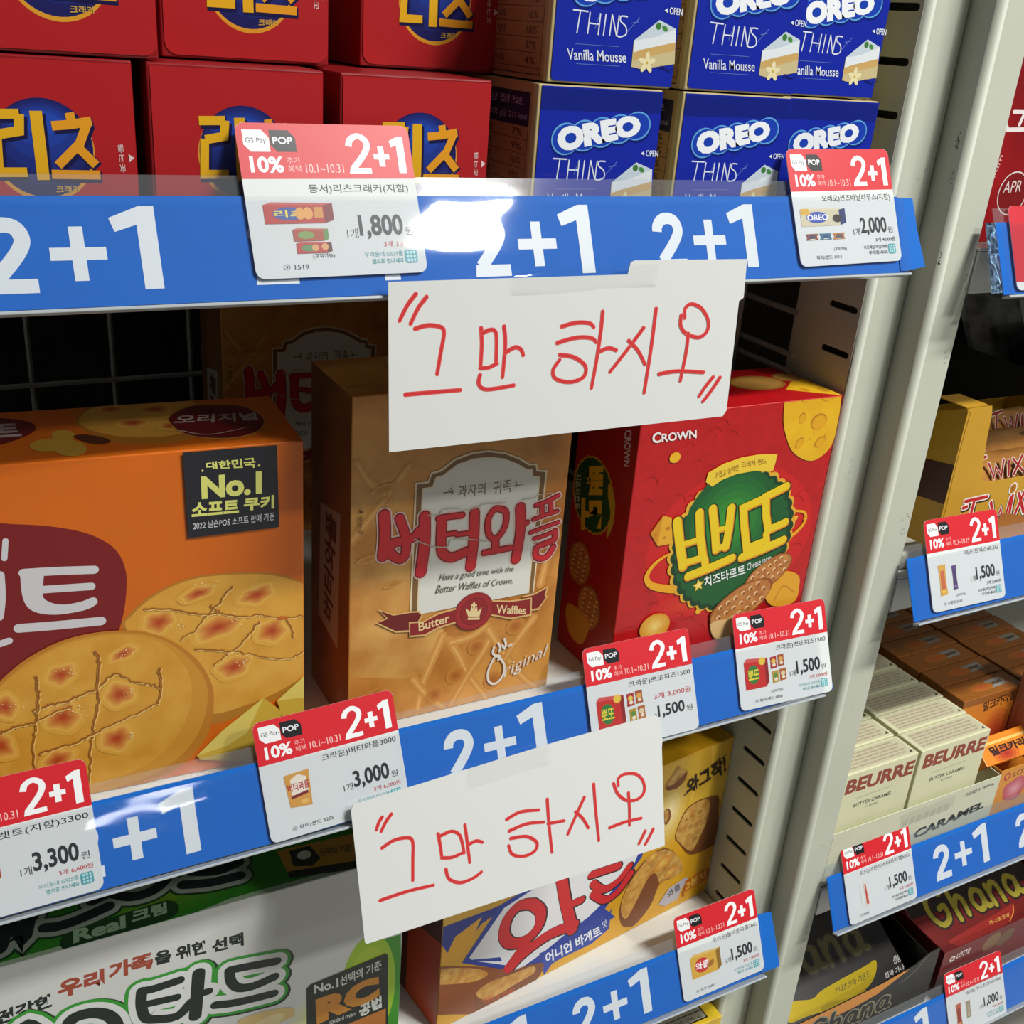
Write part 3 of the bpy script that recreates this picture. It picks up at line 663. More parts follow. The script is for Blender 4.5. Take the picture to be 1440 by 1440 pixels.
for p in [[(.1199,.0493),(.1245,.0502),(.1316,.0507),(.1378,.0526),(.1442,.0545),(.1496,.0586),(.1534,.0601),(.1599,.0553),(.1651,.0532),(.1704,.0505)],[(.1219,.0654),(.122,.0578),(.1208,.0491),(.1189,.0391),(.1177,.0314),(.1167,.0155)],[(.1456,.0732),(.1466,.0669),(.145,.0544),(.1448,.0465),(.1427,.0377),(.1407,.0288),(.1394,.0195),(.1384,.0073)],[(.1057,.0408),(.1118,.0426),(.1188,.043),(.1271,.0464),(.1344,.0481)],[(.1203,.0268),(.1276,.0284),(.1349,.0294),(.1425,.0324),(.1512,.0358),(.1633,.0399),(.1677,.0423)],[(.1709,.0597),(.1712,.049),(.1688,.0415)]]:
    crack(a, p, .0014)
a.up()
for cx, cz, rx, rz in [(.1333,.065,.0004,.0005),(.1577,.0693,.0005,.0008),(.1352,.0453,.0005,.0008),(.1581,.051,.0004,.0009),(.157,.027,.0006,.0005),(.1129,.0533,.0004,.0005)]:
    sugar(a, cx, cz)
a.up()
# butter pieces
a.poly([(.1846,.0103),(.1972,.0214),(.2078,.0247),(.2106,.0155),(.2103,.0009),(.1862,.0075)], '#c9a638')
a.poly([(.1846,.0103),(.1963,.0213),(.2157,.0354),(.2198,.0278),(.2077,.0176),(.1981,.0126)], '#e6d06a')
a.poly([(.2157,.0354),(.2252,.0249),(.2136,.0148),(.2103,.0038),(.1978,.0054),(.1862,.0075),(.1846,.0103),(.1981,.0126),(.2077,.0176)], '#d3b040')
a.poly([(.2217,.0324),(.2356,.0441),(.2368,.0299),(.2246,.0282)], '#e6d06a')
a.poly([(.2217,.0324),(.2368,.0316),(.2368,.0183),(.2251,.0209)], '#d3b040')
# black award label
a.poly([(.1858,.1208),(.224,.1212),(.2236,.159),(.1853,.1592)], '#22242c')
Y = '#dfe07a'
a.text('대한민국', [(.1944,.151),(.2147,.1497),(.2143,.1545),(.1942,.1541)], Y, .03)
a.ell(*(.1928,.1505,.0004,.0005), Y, up=False); a.ell(*(.2159,.1506,.0005,.0005), Y)
a.text('No.1', [(.192,.1377),(.2168,.1376),(.217,.148),(.192,.148)], Y, .045)
a.text('소프트', [(.1876,.1303),(.207,.13),(.2071,.1361),(.1879,.1367)], Y, .04)
a.text('쿠키', [(.2091,.1306),(.222,.1302),(.2221,.1366),(.2092,.1364)], Y, .04)
a.text('2022 닐슨POS 소프트 판매 기준', [(.1879,.1243),(.2219,.1248),(.222,.1285),(.1881,.1278)], '#cfd2d6', .006)
a.build('front_print', t)
a = top(w, d, h)
a.curve([(.1483,.0455),(.1566,.0641),(.1716,.0728),(.1895,.0712),(.2025,.0604),(.2009,.0375),(.1923,.0146),(.1761,.0101),(.1626,.0142),(.1532,.027)], '#b9761f')
a.curve([(.1499,.0451),(.1575,.0612),(.1713,.07),(.1891,.0684),(.1998,.0589),(.1986,.038),(.1912,.0217),(.1772,.0181),(.1635,.022),(.1537,.032)], CK)
spots(a, E4([(.1639,.0568,.0058,.0051),(.1821,.0529,.007,.0059),(.1708,.0369,.0067,.0055),(.1857,.03,.0057,.0048)], 5))
a.curve([(.1851,.0373),(.191,.0491),(.1991,.0551),(.2088,.0546),(.2202,.0495),(.2253,.0359),(.2246,.0249),(.2186,.0138),(.2094,.009),(.1983,.0105),(.1885,.0189)], '#c98a3a')
a.curve([(.1856,.0372),(.1913,.0479),(.1993,.0539),(.2086,.0535),(.2197,.0484),(.2246,.0353),(.224,.025),(.2182,.0149),(.2094,.0103),(.1985,.0118),(.1892,.0198)], '#6b1518')
a.text('오리지널', [(.1865,.0316),(.2226,.029),(.2236,.0394),(.19,.0429)], '#b9a9a9', .03)
a.stroke([(.188,.0232),(.1993,.0158),(.2174,.0218)], .0010, '#c9a9a0', .0004)
for q in [(.1427,.0278,.0045,.0032),(.1368,.0177,.0073,.0037),(.1437,.0129,.0062,.0049)]: a.ell(q[0], q[1], q[2], q[3] * 2.0, '#c99a3a', 12)
a.curve([(.1462,.0253),(.15,.0271),(.1561,.023),(.1598,.0172),(.1562,.0138),(.1503,.0178)], '#5a2a16')
a.curve([(.1113,.0572),(.1197,.0546),(.1301,.0477),(.1328,.0391),(.1293,.0308),(.1188,.022),(.1109,.0223)], '#6b1518')
a.text('트', [(.1181,.0302),(.1272,.0303),(.126,.0462),(.1185,.0468)], '#b9a9a9', .03)
a.build('top_print', t)

# --- waffle cartons (a row of them; the front one is lit)
WSPEC = ((0.2175, 0.0524, -0.325), 0, 0.1145, 0.055, 0.175)
WAF = mat('#d99a4a', .36, scale=26., h2='#b06a22', contrast=(.36, .62), detail=6.)
t, w, d, h = carton(WSPEC, 'waffle_carton', 'golden waffle-print carton with a white arched panel and red lettering, front of its row', 'carton', WAF, 'waffle cartons')
a = front(w, d, h, .0003)
for p, c in (([(-.0003,.1336),(.018,.1353),(.0287,.1246),(.0318,.0996),(.0416,.0733),(.0502,.0476),(.0481,.0329),(.0439,.0253),(.0292,.0245),(.0012,.0319)], '#d8a458'),):
    a.poly(p, mat(c, .36, scale=45., h2='#bd7e36', contrast=(.35, .65)))
for p in [[(.0498,.0447),(.0437,.029),(.0397,.0176),(.0379,.0043)],[(.0534,.0415),(.0599,.0303),(.0653,.0191),(.0775,.0008)],[(.0782,.0399),(.0719,.0276),(.0654,.0178),(.0568,.0021)],[(.0349,.0225),(.0422,.012),(.0521,.002)],[(.0742,.0457),(.0838,.03),(.0979,.0102),(.1091,-.0004)],[(.1023,.0449),(.0923,.0319),(.0869,.023)],[(.0546,.04),(.0663,.0412),(.0742,.0457)],[(.0001,.1046),(.0114,.1176),(.0203,.1288),(.0281,.1391)],[(.0029,.1432),(.008,.1345),(.0163,.1263)],[(.1042,.0642),(.1065,.0782),(.1085,.0943)]]:
    a.stroke(p, .0052, '#ce8f44', .0040, up=False); a.stroke(p, .0030, '#d79a4c', .0022, up=False); a.stroke(p, .0010, '#e3b067', .0005, up=False)
for q in [(.0469,.0109,.0049,.0051),(.0582,.0195,.0054,.0051),(.0804,.0117,.0057,.0053),(.0691,.0345,.005,.0045),(.0914,.0421,.0056,.0051),(.0138,.019,.0069,.0032)]: a.blob(q[0], q[1], q[2], q[3], '#c9863a', '#a85f20', 20, 5)
for q in [(.0089,.0946,.0063,.0022),(.0219,.0792,.0055,.0016),(.0162,.1294,.0072,.0025)]: a.blob(q[0], q[1], q[2], q[3], '#cf9648', '#b9752c', 10, 4)
# arched panel
a.poly([(.0311,.0609),(.0312,.1305),(.0376,.1305),(.0389,.1347),(.0439,.1356),(.0509,.1404),(.0596,.1425),(.0683,.1425),(.0774,.1405),(.0856,.1368),(.0914,.133),(.0956,.1325),(.0967,.1291),(.1019,.1282),(.1006,.06)], '#e6d3ae')
a.poly([(.032,.0607),(.0321,.1296),(.0381,.1295),(.0396,.1338),(.0445,.1346),(.0514,.1394),(.0599,.1415),(.0684,.1416),(.0775,.1395),(.0855,.1357),(.0909,.1321),(.0949,.1316),(.0958,.1283),(.101,.1273),(.0999,.0601)], '#7d5c36')
a.poly([(.035,.0601),(.0348,.1274),(.0399,.1275),(.0415,.132),(.0453,.1327),(.0526,.1374),(.0607,.1392),(.0689,.1391),(.0771,.1373),(.0847,.1337),(.0901,.1302),(.0934,.1298),(.0942,.1262),(.0982,.1252),(.0978,.0605)], '#e6d3ae')
PANEL = mat('#dcdcd4', .36)
a.poly([(.0357,.06),(.0355,.1268),(.0404,.1269),(.0421,.1314),(.0458,.1321),(.0529,.1369),(.0609,.1387),(.0691,.1386),(.077,.1368),(.0844,.1333),(.0898,.1298),(.0928,.1293),(.0936,.1257),(.0976,.1247),(.0971,.0606)], PANEL)
a.text('과자의', [(.0534,.1202),(.0683,.1197),(.0679,.126),(.0536,.1264)], '#75634a', .01, False)
a.text('귀족', [(.0721,.119),(.0828,.1191),(.082,.126),(.0723,.1261)], '#75634a', .01)
for p in [[(.0461,.1235),(.0488,.1235),(.0515,.1239)],[(.0498,.1255),(.0508,.1235),(.0502,.1219)],[(.0837,.1221),(.0857,.1222),(.089,.1222)],[(.0844,.1245),(.0852,.1225),(.0847,.1206)],[(.0488,.1245),(.05,.123),(.0513,.1224)]]: a.stroke(p, .0007, '#75634a', .0003, up=False)
a.up()
LOGO = [[(.0162,.1164),(.0169,.1062),(.0163,.0953)],[(.0239,.1137),(.0271,.1046),(.0277,.0959),(.0259,.0923),(.0219,.0941),(.0194,.0983),(.0212,.1013),(.0264,.1017),(.0316,.1028),(.0342,.1057)],[(.0367,.1127),(.0372,.0987),(.0359,.0834)],[(.0441,.1107),(.0495,.1108),(.0564,.1106)],[(.0458,.1099),(.0459,.0973),(.0475,.0913),(.0519,.0887),(.0569,.0897),(.0596,.0906)],[(.0468,.1016),(.0532,.1015)],[(.0543,.1006),(.0612,.1004)],[(.063,.1107),(.0635,.0968),(.0627,.0819)],[(.0793,.11),(.0742,.1113),(.0709,.1068),(.071,.1001),(.0735,.0957),(.0769,.0958),(.0803,.1009),(.0806,.1076),(.0787,.1103)],[(.0755,.0943),(.076,.0888)],[(.0698,.0883),(.0845,.0886)],[(.0882,.1101),(.0893,.0973),(.088,.0818)],[(.0893,.1009),(.0929,.1013)],[(.0971,.11),(.1026,.1112),(.1095,.1137)],[(.1003,.1099),(.1013,.1035)],[(.1053,.1118),(.1062,.1045)],[(.0963,.1025),(.1039,.1042),(.1098,.1051)],[(.0954,.0954),(.1034,.0972),(.1111,.0988)],[(.0979,.0916),(.1038,.0925),(.1098,.0941)],[(.1095,.0939),(.1096,.0895),(.1043,.0877),(.0998,.0864),(.0998,.0814),(.1033,.0797),(.1068,.0807),(.1095,.085)]]
LW = [.0056, .0046, .0056, .0030, .0050, .0024, .0024, .0052, .0030, .0040, .0030, .0052, .0026, .0022, .0024, .0024, .0020, .0020, .0020, .0032]
for dw, c in ((.0022, '#e8c0b8'), (.0008, '#7a141c')):
    for p, lw in zip(LOGO, LW): a.stroke(p, lw + dw, c, up=False)
    a.up(); a.up()
for p, lw in zip(LOGO, LW): a.stroke(p, lw - .0003, '#cf2430', up=False)
a.up(); a.up()
a.text('Have a good time with the', [(.0455,.0758),(.0869,.0742),(.0876,.0781),(.0468,.0806)], '#4a4432', -.004, False)
a.text('Butter Waffles of Crown.', [(.0442,.0703),(.0874,.0682),(.0882,.0716),(.0455,.0746)], '#4a4432', -.004)
# ribbon
RB = '#8c1f24'
a.poly([(.014,.0676),(.0224,.063),(.0311,.0629),(.036,.0622),(.038,.0595),(.0337,.051),(.0238,.0525),(.0132,.0599),(.0187,.0617)], '#d8b070')
a.poly([(.015,.0665),(.0224,.0623),(.0311,.0621),(.0355,.0615),(.0373,.0596),(.0331,.0521),(.0238,.0535),(.0144,.0599),(.0198,.0612)], '#6e181c')
a.poly([(.0936,.0595),(.1009,.0599),(.109,.063),(.1079,.0574),(.1093,.0565),(.1043,.0494),(.0969,.0499)], '#d8b070')
a.poly([(.0943,.0587),(.101,.0589),(.1079,.0617),(.1071,.0573),(.1083,.0563),(.1039,.0505),(.0968,.0509)], '#7a1a1f')
a.poly([(.0307,.0571),(.038,.056),(.0468,.0593),(.0569,.0602),(.058,.0514),(.0472,.05),(.04,.0472),(.0313,.0484)], '#d8b070', False)
a.poly([(.0749,.061),(.0864,.0584),(.0996,.0577),(.1003,.0468),(.0879,.0471),(.0762,.0516)], '#d8b070')
a.poly([(.0313,.0562),(.0382,.0552),(.047,.0583),(.057,.0592),(.0576,.0524),(.0469,.0511),(.0394,.0483),(.0317,.0492)], RB, False)
a.poly([(.075,.06),(.0865,.0574),(.0989,.0569),(.0994,.0479),(.0879,.0481),(.0761,.0526)], RB)
a.text('Butter', [(.0363,.0505),(.0528,.0527),(.0525,.0575),(.0358,.0557)], '#e6cf9a', .018, False)
a.text('Waffles', [(.0791,.0522),(.097,.0482),(.0963,.0532),(.0791,.0574)], '#e6cf9a', .018)
q = (.0662,.056,.0109,.0108)
a.ell(q[0], q[1], q[2], q[3], '#8c1f24'); a.ell(q[0], q[1], q[2] * .92, q[3] * .92, '#a0262c'); a.ell(q[0], q[1], q[2] * .72, q[3] * .72, '#7c181d'); a.ell(q[0], q[1], q[2] * .68, q[3] * .68, '#8f2026')
a.poly([(.0631,.0537),(.0695,.0524),(.0706,.0575),(.0683,.0555),(.0677,.0588),(.0662,.0567),(.0645,.0594),(.0641,.0564),(.0614,.0588)], '#e6cf9a')
a.strokes([[(.0659,.0608),(.0661,.0579)],[(.0649,.0599),(.0671,.0595)],[(.0634,.0524),(.0693,.0513)]], .0012, '#e6cf9a')
a.strokes([[(.0825,.024),(.0836,.0256),(.081,.0268),(.0789,.0236),(.0769,.0177),(.0779,.0117),(.0818,.0095),(.0858,.013),(.0865,.0193),(.0837,.0244),(.0791,.0285),(.0794,.0322)],[(.0817,.0342),(.0831,.0314),(.0827,.029)],[(.0852,.036),(.0863,.0326),(.0857,.0302),(.0843,.0324)],[(.0881,.031),(.0898,.0318)]], .0013, '#e8e2d6')
a.text('riginal', [(.0867,.0096),(.11,.0178),(.1126,.0276),(.0871,.0198)], '#e8e2d6', -.004)
a.text('뜯는곳', [(.0032,.1178),(.0036,.1088),(.0058,.108),(.0054,.1174)], '#5a3a18', 0)
a.poly([(.0038,.1195),(.0059,.1192),(.0047,.1211)], '#5a3a18')
# torn perforation
a.strokes([[(.0317,.1018),(.0405,.0969),(.0493,.0951),(.0513,.0987),(.0603,.0973),(.0707,.0947)],[(.0376,.1133),(.044,.1129),(.0461,.1153),(.0548,.1146)],[(.0549,.1129),(.0648,.1137),(.067,.1151),(.0795,.1142)],[(.0887,.1148),(.0957,.1144),(.098,.1158),(.1063,.1155)]], .0005, '#b9b5a8')
a.build('front_print', t)
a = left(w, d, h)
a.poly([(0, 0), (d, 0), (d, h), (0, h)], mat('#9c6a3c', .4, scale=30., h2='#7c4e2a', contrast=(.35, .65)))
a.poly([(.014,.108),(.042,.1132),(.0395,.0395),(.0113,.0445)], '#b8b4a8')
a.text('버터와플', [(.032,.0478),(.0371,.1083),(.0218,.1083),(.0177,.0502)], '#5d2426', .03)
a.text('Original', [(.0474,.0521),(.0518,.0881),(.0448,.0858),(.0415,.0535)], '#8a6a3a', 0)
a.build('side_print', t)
a = top(w, d, h)
a.poly([(.002, .012), (w - .002, .012), (w - .002, .0128), (.002, .0128)], '#8a5420')
a.poly([(.028, .020), (.090, .020), (.082, .052), (.036, .052)], '#c9c5b8'); a.tbox('버터와플', .034, .028, .084, .044, '#7a2226', .03)
a.build('top_print', t)
waffle = t
for k, (dx, dy, lb) in enumerate(((.0012, .2300, 'dim waffle-print carton standing far back by the wire grid'), )):
    copy_thing(waffle, (WSPEC[0][0] + dx, WSPEC[0][1] + dy, WSPEC[0][2]), lb, 'waffle cartons')

# --- red cheese cracker carton
t, w, d, h = carton(((0.3709, 0.038, -0.325), 0, 0.1327, 0.055, 0.1563), 'cheese_cracker_carton', 'red cheese cracker carton with a green scalloped badge and yellow lettering', 'carton', mat('#bd141a', .30, noise=.12, scale=150., bump=.05))
a = front(w, d, h, .0003)
for q in [(.0715,.0774,.0571,.0444),(.0526,.0442,.0304,.0089)]:
    a.blob(q[0], q[1], q[2], q[3], '#c81a1c', '#d4431e', 0, 7)
rr = random.Random(5)
RD = '#b51a1c'
for i in range(70):
    cx = rr.uniform(.004, w - .01); cz = rr.uniform(.01, h - .006); k = rr.uniform(.003, .006)
    a.stroke([(cx + k * math.cos(q), cz + k * math.sin(q)) for q in [rr.uniform(0, .6) + j * .5 for j in range(5)]], .00035, RD, up=False, cap=False, k=2)
a.up()
# cheese with holes at the corner
a.poly(spline([(.1295,.1636),(.1311,.1551),(.1329,.1399),(.1314,.128),(.1258,.1219),(.1188,.1197),(.1108,.122),(.1021,.1279),(.096,.1371),(.0926,.1451),(.091,.1542),(.0905,.163),(.0896,.1668)], 4, False), mat('#e8b820', .34, scale=60., h2='#d9a018', contrast=(.3, .7)))
for q, ro in zip([(.1056,.1458,.0026,.0032),(.1181,.1426,.0058,.0048),(.107,.1313,.0027,.0035),(.122,.1304,.0041,.003),(.1057,.1567,.0033,.0023),(.1219,.1565,.0051,.0026),(.1139,.1331,.0009,.0007),(.1162,.1369,.0007,.0005),(.1252,.134,.0009,.0007)], (0, 0, -30, 30, 0, 0, 0, 0, 0)):
    a.ell(q[0], q[1], q[2], q[3], '#b9781a', ro); a.ell(q[0] + q[2] * .08, q[1] - q[3] * .1, q[2] * .86, q[3] * .86, '#dda21c', ro)
a.text('ROWN', [(.0138,.1421),(.0356,.1419),(.0347,.1467),(.0131,.1466)], '#ece6e6', .03, False)
a.text('C', [(.0081,.1419),(.0135,.1419),(.0126,.1477),(.0073,.1476)], '#ece6e6', .03)
# swirl
SW = '#e8a61e'
a.stroke([(.0316,.0777),(.0246,.0755),(.0187,.0712),(.0162,.0655),(.0196,.0604),(.0275,.057),(.0384,.0546),(.0506,.0552)], .0010, SW, .0060, up=False)
a.stroke([(.1042,.0905),(.1142,.0901),(.1215,.0877),(.1222,.0815),(.116,.0753),(.1083,.0723)], .0012, SW, .0024)
for q in [(.0236,.1327,.0034,.0029),(.1149,.0857,.0016,.0015),(.0553,.0375,.002,.0018),(.0414,.0596,.0013,.0012)]: a.ell(q[0], q[1], q[2], q[3], '#e6b020')
def star(a, cx, cz, r, c, rot=0):
    a.poly([(cx + (r if i % 2 == 0 else r * .45) * math.sin(math.pi * i / 5 + rot), cz + (r if i % 2 == 0 else r * .45) * math.cos(math.pi * i / 5 + rot)) for i in range(10)], c)
q = [(.0492,.1176),(.0872,.1235),(.0519,.0549),(.1225,.0836)]
star(a, *q[0], .0014, '#7c4a1a'); star(a, *q[1], .0014, '#7c4a1a'); star(a, *q[3], .0020, '#e8a61e')
# scalloped green badge
def scallop(a, cx, cz, rx, rz, n, amp, c, rot=0):
    o = []
    for i in range(n * 6):
        t_ = 2 * math.pi * i / (n * 6); k = 1 + amp * abs(math.sin(n * t_ / 2))
        x, z = rx * k * math.cos(t_), rz * k * math.sin(t_); ca, sa = math.cos(R(rot)), math.sin(R(rot))
        o.append((cx + x * ca - z * sa, cz + x * sa + z * ca))
    a.poly(o, c)
q = (.0716,.0785,.0396,.0401)
scallop(a, q[0], q[1], q[2] * 1.06, q[3] * 1.05, 34, .045, '#dfa832', 0)
scallop(a, q[0] + .0005, q[1] - .0008, q[2] * 1.02, q[3] * 1.01, 34, .045, '#0e3d20', 0)
scallop(a, q[0], q[1], q[2] * .95, q[3] * .95, 34, .045, '#165a2c', 0)
a.blob(q[0] - .004, q[1] + .012, q[2] * .8, q[3] * .78, '#165a2c', '#3a9a35', 0, 7)
# banner
a.poly([(.046,.1164),(.0466,.1215),(.0559,.1255),(.0676,.1277),(.0799,.1281),(.0923,.1268),(.092,.1218),(.0913,.117),(.0787,.1188),(.0664,.1184),(.057,.1163),(.0508,.1132)], '#e9c63a')
a.text('귀엽고 깜찍한', [(.0519,.117),(.0673,.1202),(.0663,.1239),(.0508,.1208)], '#7c4a1a', .01, False)
a.text('크래커 샌드', [(.0692,.1214),(.0859,.122),(.0845,.1253),(.0681,.1252)], '#7c4a1a', .01, False)
# cheese wedge at the left of the badge
a.poly([(.0213,.1007),(.027,.0987),(.0301,.0833),(.0205,.0832),(.0146,.0914)], '#e2a62a'); a.poly([(.0213,.1007),(.0146,.0914),(.0205,.0832),(.0207,.0907)], '#d18a22')
for q in [(.0255,.0926,.0014,.0013),(.018,.0899,.001,.0012),(.0241,.0876,.0009,.0008)]: a.ell(q[0], q[1], q[2], q[3], '#c17a1c')
# yellow lettering with a dark edge
PL = [[(.0307,.0961),(.0344,.0833),(.0392,.0683)],[(.0447,.099),(.0477,.0852),(.052,.0716)],[(.034,.0814),(.0487,.0831)],[(.0389,.0701),(.0523,.0716)],[(.0532,.1002),(.057,.0879),(.0603,.0751)],[(.066,.0989),(.0669,.0863),(.0668,.0757)],[(.0573,.0865),(.0671,.0877)],[(.0603,.0754),(.0669,.0765)],[(.0534,.07),(.0553,.0634)],[(.0437,.0616),(.0583,.0643),(.0726,.0678)],[(.1029,.1068),(.0893,.1024),(.092,.0908),(.0956,.0813),(.1072,.0844)],[(.0865,.1009),(.0745,.0977),(.0776,.0861),(.0821,.0722),(.0922,.0741)],[(.0943,.0794),(.0974,.0704)],[(.0796,.067),(.094,.0696),(.1081,.0733)]]
PW = [.0054, .0050, .0034, .0040, .0050, .0050, .0032, .0036, .0044, .0050, .0048, .0048, .0040, .0050]
for dx, dz, dw, c in ((.0007, -.0009, .0024, '#123018'), (.0004, -.0005, .0009, '#d98a1c')):
    for p, lw in zip(PL, PW): a.stroke([(x + dx, z + dz) for x, z in p], lw + dw, c, up=False, smooth=False)
    a.up(); a.up()
for p, lw in zip(PL, PW): a.stroke(p, lw, '#e8c81e', up=False, smooth=False)
a.up(); a.up()
a.text('치즈타르트', [(.0566,.0522),(.0849,.0554),(.0828,.0622),(.0549,.059)], '#e9ecec', .02, False)
a.text('Cheese tarte', [(.0854,.0576),(.1024,.0613),(.1012,.0653),(.0845,.0621)], '#e9ecec', .0)
q = [(.052,.0545)]
star(a, *q[0], .0040, '#eec63a', -.2); star(a, *q[0], .0024, '#f4dc86', -.2)
# cream dome, crackers, cheese
q = (.0261,.0335,.01,.0083); a.blob(q[0], q[1], q[2], q[3], '#d9962c', '#efd07a', 0, 6); a.stroke([(q[0] - .007, q[1] - .002), (q[0] - .002, q[1] + .006), (q[0] + .006, q[1] + .002), (q[0] + .002, q[1] - .004)], .0008, '#d9a94a')
a.curve([(.1009,.0453),(.1062,.0517),(.1163,.0521),(.1256,.0475),(.128,.0403),(.1266,.03),(.111,.03),(.1026,.0376)], '#dfa028')
for p in [[(.1058,.0459),(.1133,.0504)],[(.1103,.0331),(.115,.0427),(.1251,.0364)]]: a.stroke(p, .0010, '#c9821c', up=False)
a.up()
def cracker(a, q, rot, rim='#8f4a1a'):
    a.ell(q[0], q[1], q[2], q[3], rim, rot, 36, True, .02); a.ell(q[0], q[1], q[2] * .95, q[3] * .92, mat('#c88848', .36, scale=220., h2='#a8642c', contrast=(.3, .7)), rot)
    c, s_ = math.cos(R(rot)), math.sin(R(rot))
    for i in range(-3, 4):
        for j in range(-1, 2):
            x, z = i * q[2] * .24 + (j % 2) * q[2] * .12, j * q[3] * .5
            if (x / q[2]) ** 2 + (z / q[3]) ** 2 < .75: a.ell(q[0] + x * c - z * s_, q[1] + x * s_ + z * c, q[2] * .07, q[3] * .13, '#e9c08a', rot, 9, False); a.ell(q[0] + x * c - z * s_ + .0006, q[1] + x * s_ + z * c - .0006, q[2] * .05, q[3] * .09, '#8f5424', rot, 7, False)
    a.up()
cracker(a, (.1017,.0532,.0179,.0091), 26)
a.curve([(.0654,.0301),(.0737,.0328),(.0814,.0268),(.0847,.0187),(.0787,.0154),(.0702,.0172),(.0657,.0241)], '#d9ac6a')
cracker(a, (.0851,.0372,.0227,.0114), 24)
a.curve([(.0662,.0284),(.0746,.0285),(.0803,.0286),(.0823,.0207),(.0778,.0159),(.0709,.0177),(.0667,.0224)], '#dcb67c')
a.build('front_print', t)
a = left(w, d, h)
a.poly([(0, 0), (d, 0), (d, h), (0, h)], mat('#b01218', .34, noise=.15, scale=150.))
q = (.0207,.1007,.0197,.021); scallop(a, q[0], q[1], q[2], q[3], 30, .04, '#c99a2a'); scallop(a, q[0], q[1], q[2] * .93, q[3] * .95, 30, .04, '#164c26')
a.text('뽀또', [(.007,.1134),(.0129,.0765),(.0323,.0845),(.0271,.1215)], '#d9b41e', .045)
a.text('치즈타르트', [(.0018,.1058),(.0041,.0857),(.0096,.0874),(.0076,.1081)], '#d9dcdc', .01)
a.text('CROWN', [(.0422,.145),(.0454,.1268),(.0499,.1283),(.0482,.1477)], '#e0d6d6', .02)
a.curve([(.0343,.1134),(.0413,.106),(.0423,.0935),(.0391,.0842),(.0375,.0848),(.0387,.0972),(.0347,.1059)], '#c9a52e')
for q in ((.0149,.0572,.0133,.0114), (.029,.0365,.0132,.0117)): cracker(a, q, 80)
a.curve([(.0084,.0286),(.0205,.0306),(.0319,.028),(.0266,.0118),(.0142,.0109),(.0075,.0193)], '#cf8f24')
a.build('side_print', t)
a = top(w, d, h)
a.poly([(.1068,.0169),(.1315,.0001),(.1311,-.0026),(.1343,.0096),(.1385,.0278),(.1364,.035),(.1202,.0282)], '#e2b01e')
for q in [(.1176,.0141,.0025,.0017),(.1283,.0112,.003,.002)]: a.ell(q[0], q[1], q[2], q[3] * 2, '#c9901a')
for q in [(.0986,.0316,.018,.0082),(.1237,.036,.0085,.005)]: a.ell(q[0], q[1], q[2], q[3] * 1.5, '#a8702c'); a.ell(q[0], q[1], q[2] * .9, q[3] * 1.2, '#c49046')
a.build('top_print', t)

# --- yellow baguette snack carton, turned a little
t, w, d, h = carton(((0.3254, 0.0566, -0.5515), 7.48, 0.2262, 0.05, 0.1336), 'snack_carton', 'yellow baguette snack carton with big red lettering behind the lower notice', 'carton', mat('#dba21c', .32, noise=.10, scale=30.))
a = front(w, d, h, .0003)
a.poly([(-.0171,.2137),(.2202,.1387),(.2329,.0812),(.1686,.0841),(.0922,.0782),(.0339,.0732),(-.01,.0689)], mat('#c8921e', .34, scale=25., h2='#e0b53a', contrast=(.35, .65)))
for p in [[(.1626,.1354),(.1766,.1353),(.1908,.1353)],[(.2052,.1363),(.211,.1084)],[(.2127,.1358),(.2162,.1162)],[(.1938,.0955),(.1968,.1053)]]: a.stroke(p, .0022, '#e3bb48', .0005, up=False)
a.up()
for q in [(.1751,.0923,.017,.0313)]: a.blob(q[0], q[1], q[2], q[3], '#d2a430', '#e9d9a4', 0, 6)
a.poly([(-.0309,.092),(-.0135,.0846),(.0323,.0799),(.0572,.0786),(.0277,.0716),(.016,.0605),(.0047,.0601),(-.002,.0719),(-.0097,.0715),(-.0145,.0656),(-.0265,.0744)], '#1d2f8a')
a.poly([(-.0093,.0722),(-.0014,.072),(.0045,.0611),(.0091,.071),(.0273,.077),(.022,.0642),(.0145,.052),(-.0062,.0564),(-.0144,.0633)], '#e0a420')
a.poly([(.0152,.0474),(.0402,.0796),(.0766,.0855),(.1093,.0843),(.1559,.073),(.1548,.0637),(.1275,.033),(.1382,.0207),(.0798,.0143),(.0547,.0102),(.0478,.024)], '#1f3a9c')
a.poly([(.0205,.0487),(.0433,.0758),(.0769,.0825),(.1098,.0806),(.1516,.0705),(.1487,.0615),(.1225,.038),(.1137,.0331),(.0926,.027),(.0789,.0218),(.053,.0156),(.0482,.0275),(.0233,.0448)], '#e6e6e8')
a.poly([(.0189,.0477),(.0439,.0364),(.0456,.0321),(.0212,.0455)], '#1f3a9c')
WK = [[(.0649,.0683),(.0546,.0718),(.0464,.0655),(.0453,.0531),(.0517,.0433),(.0631,.0406),(.0717,.0465),(.0723,.0582),(.0649,.0683)],[(.0861,.0787),(.0919,.0568),(.1008,.029)],[(.0992,.052),(.1052,.0515)],[(.063,.0377),(.0553,.0285),(.0508,.0236)],[(.0509,.0223),(.0619,.0297),(.0822,.0349),(.1016,.0323)],[(.1114,.0691),(.1226,.0675),(.134,.0658)],[(.1137,.0608),(.1237,.0511),(.136,.0526),(.1444,.061)],[(.1149,.0516),(.1263,.0411),(.1374,.0432),(.1466,.0538)]]
for dw, c, dx in ((.0016, '#101318', .0005), (0, '#cf2027', 0)):
    for p, lw in zip(WK, (.0080, .0085, .006, .0080, .0085, .0062, .0058, .0058)): a.stroke([(x + dx, z - dx) for x, z in p], lw + dw, c, up=False)
    a.up(); a.up()
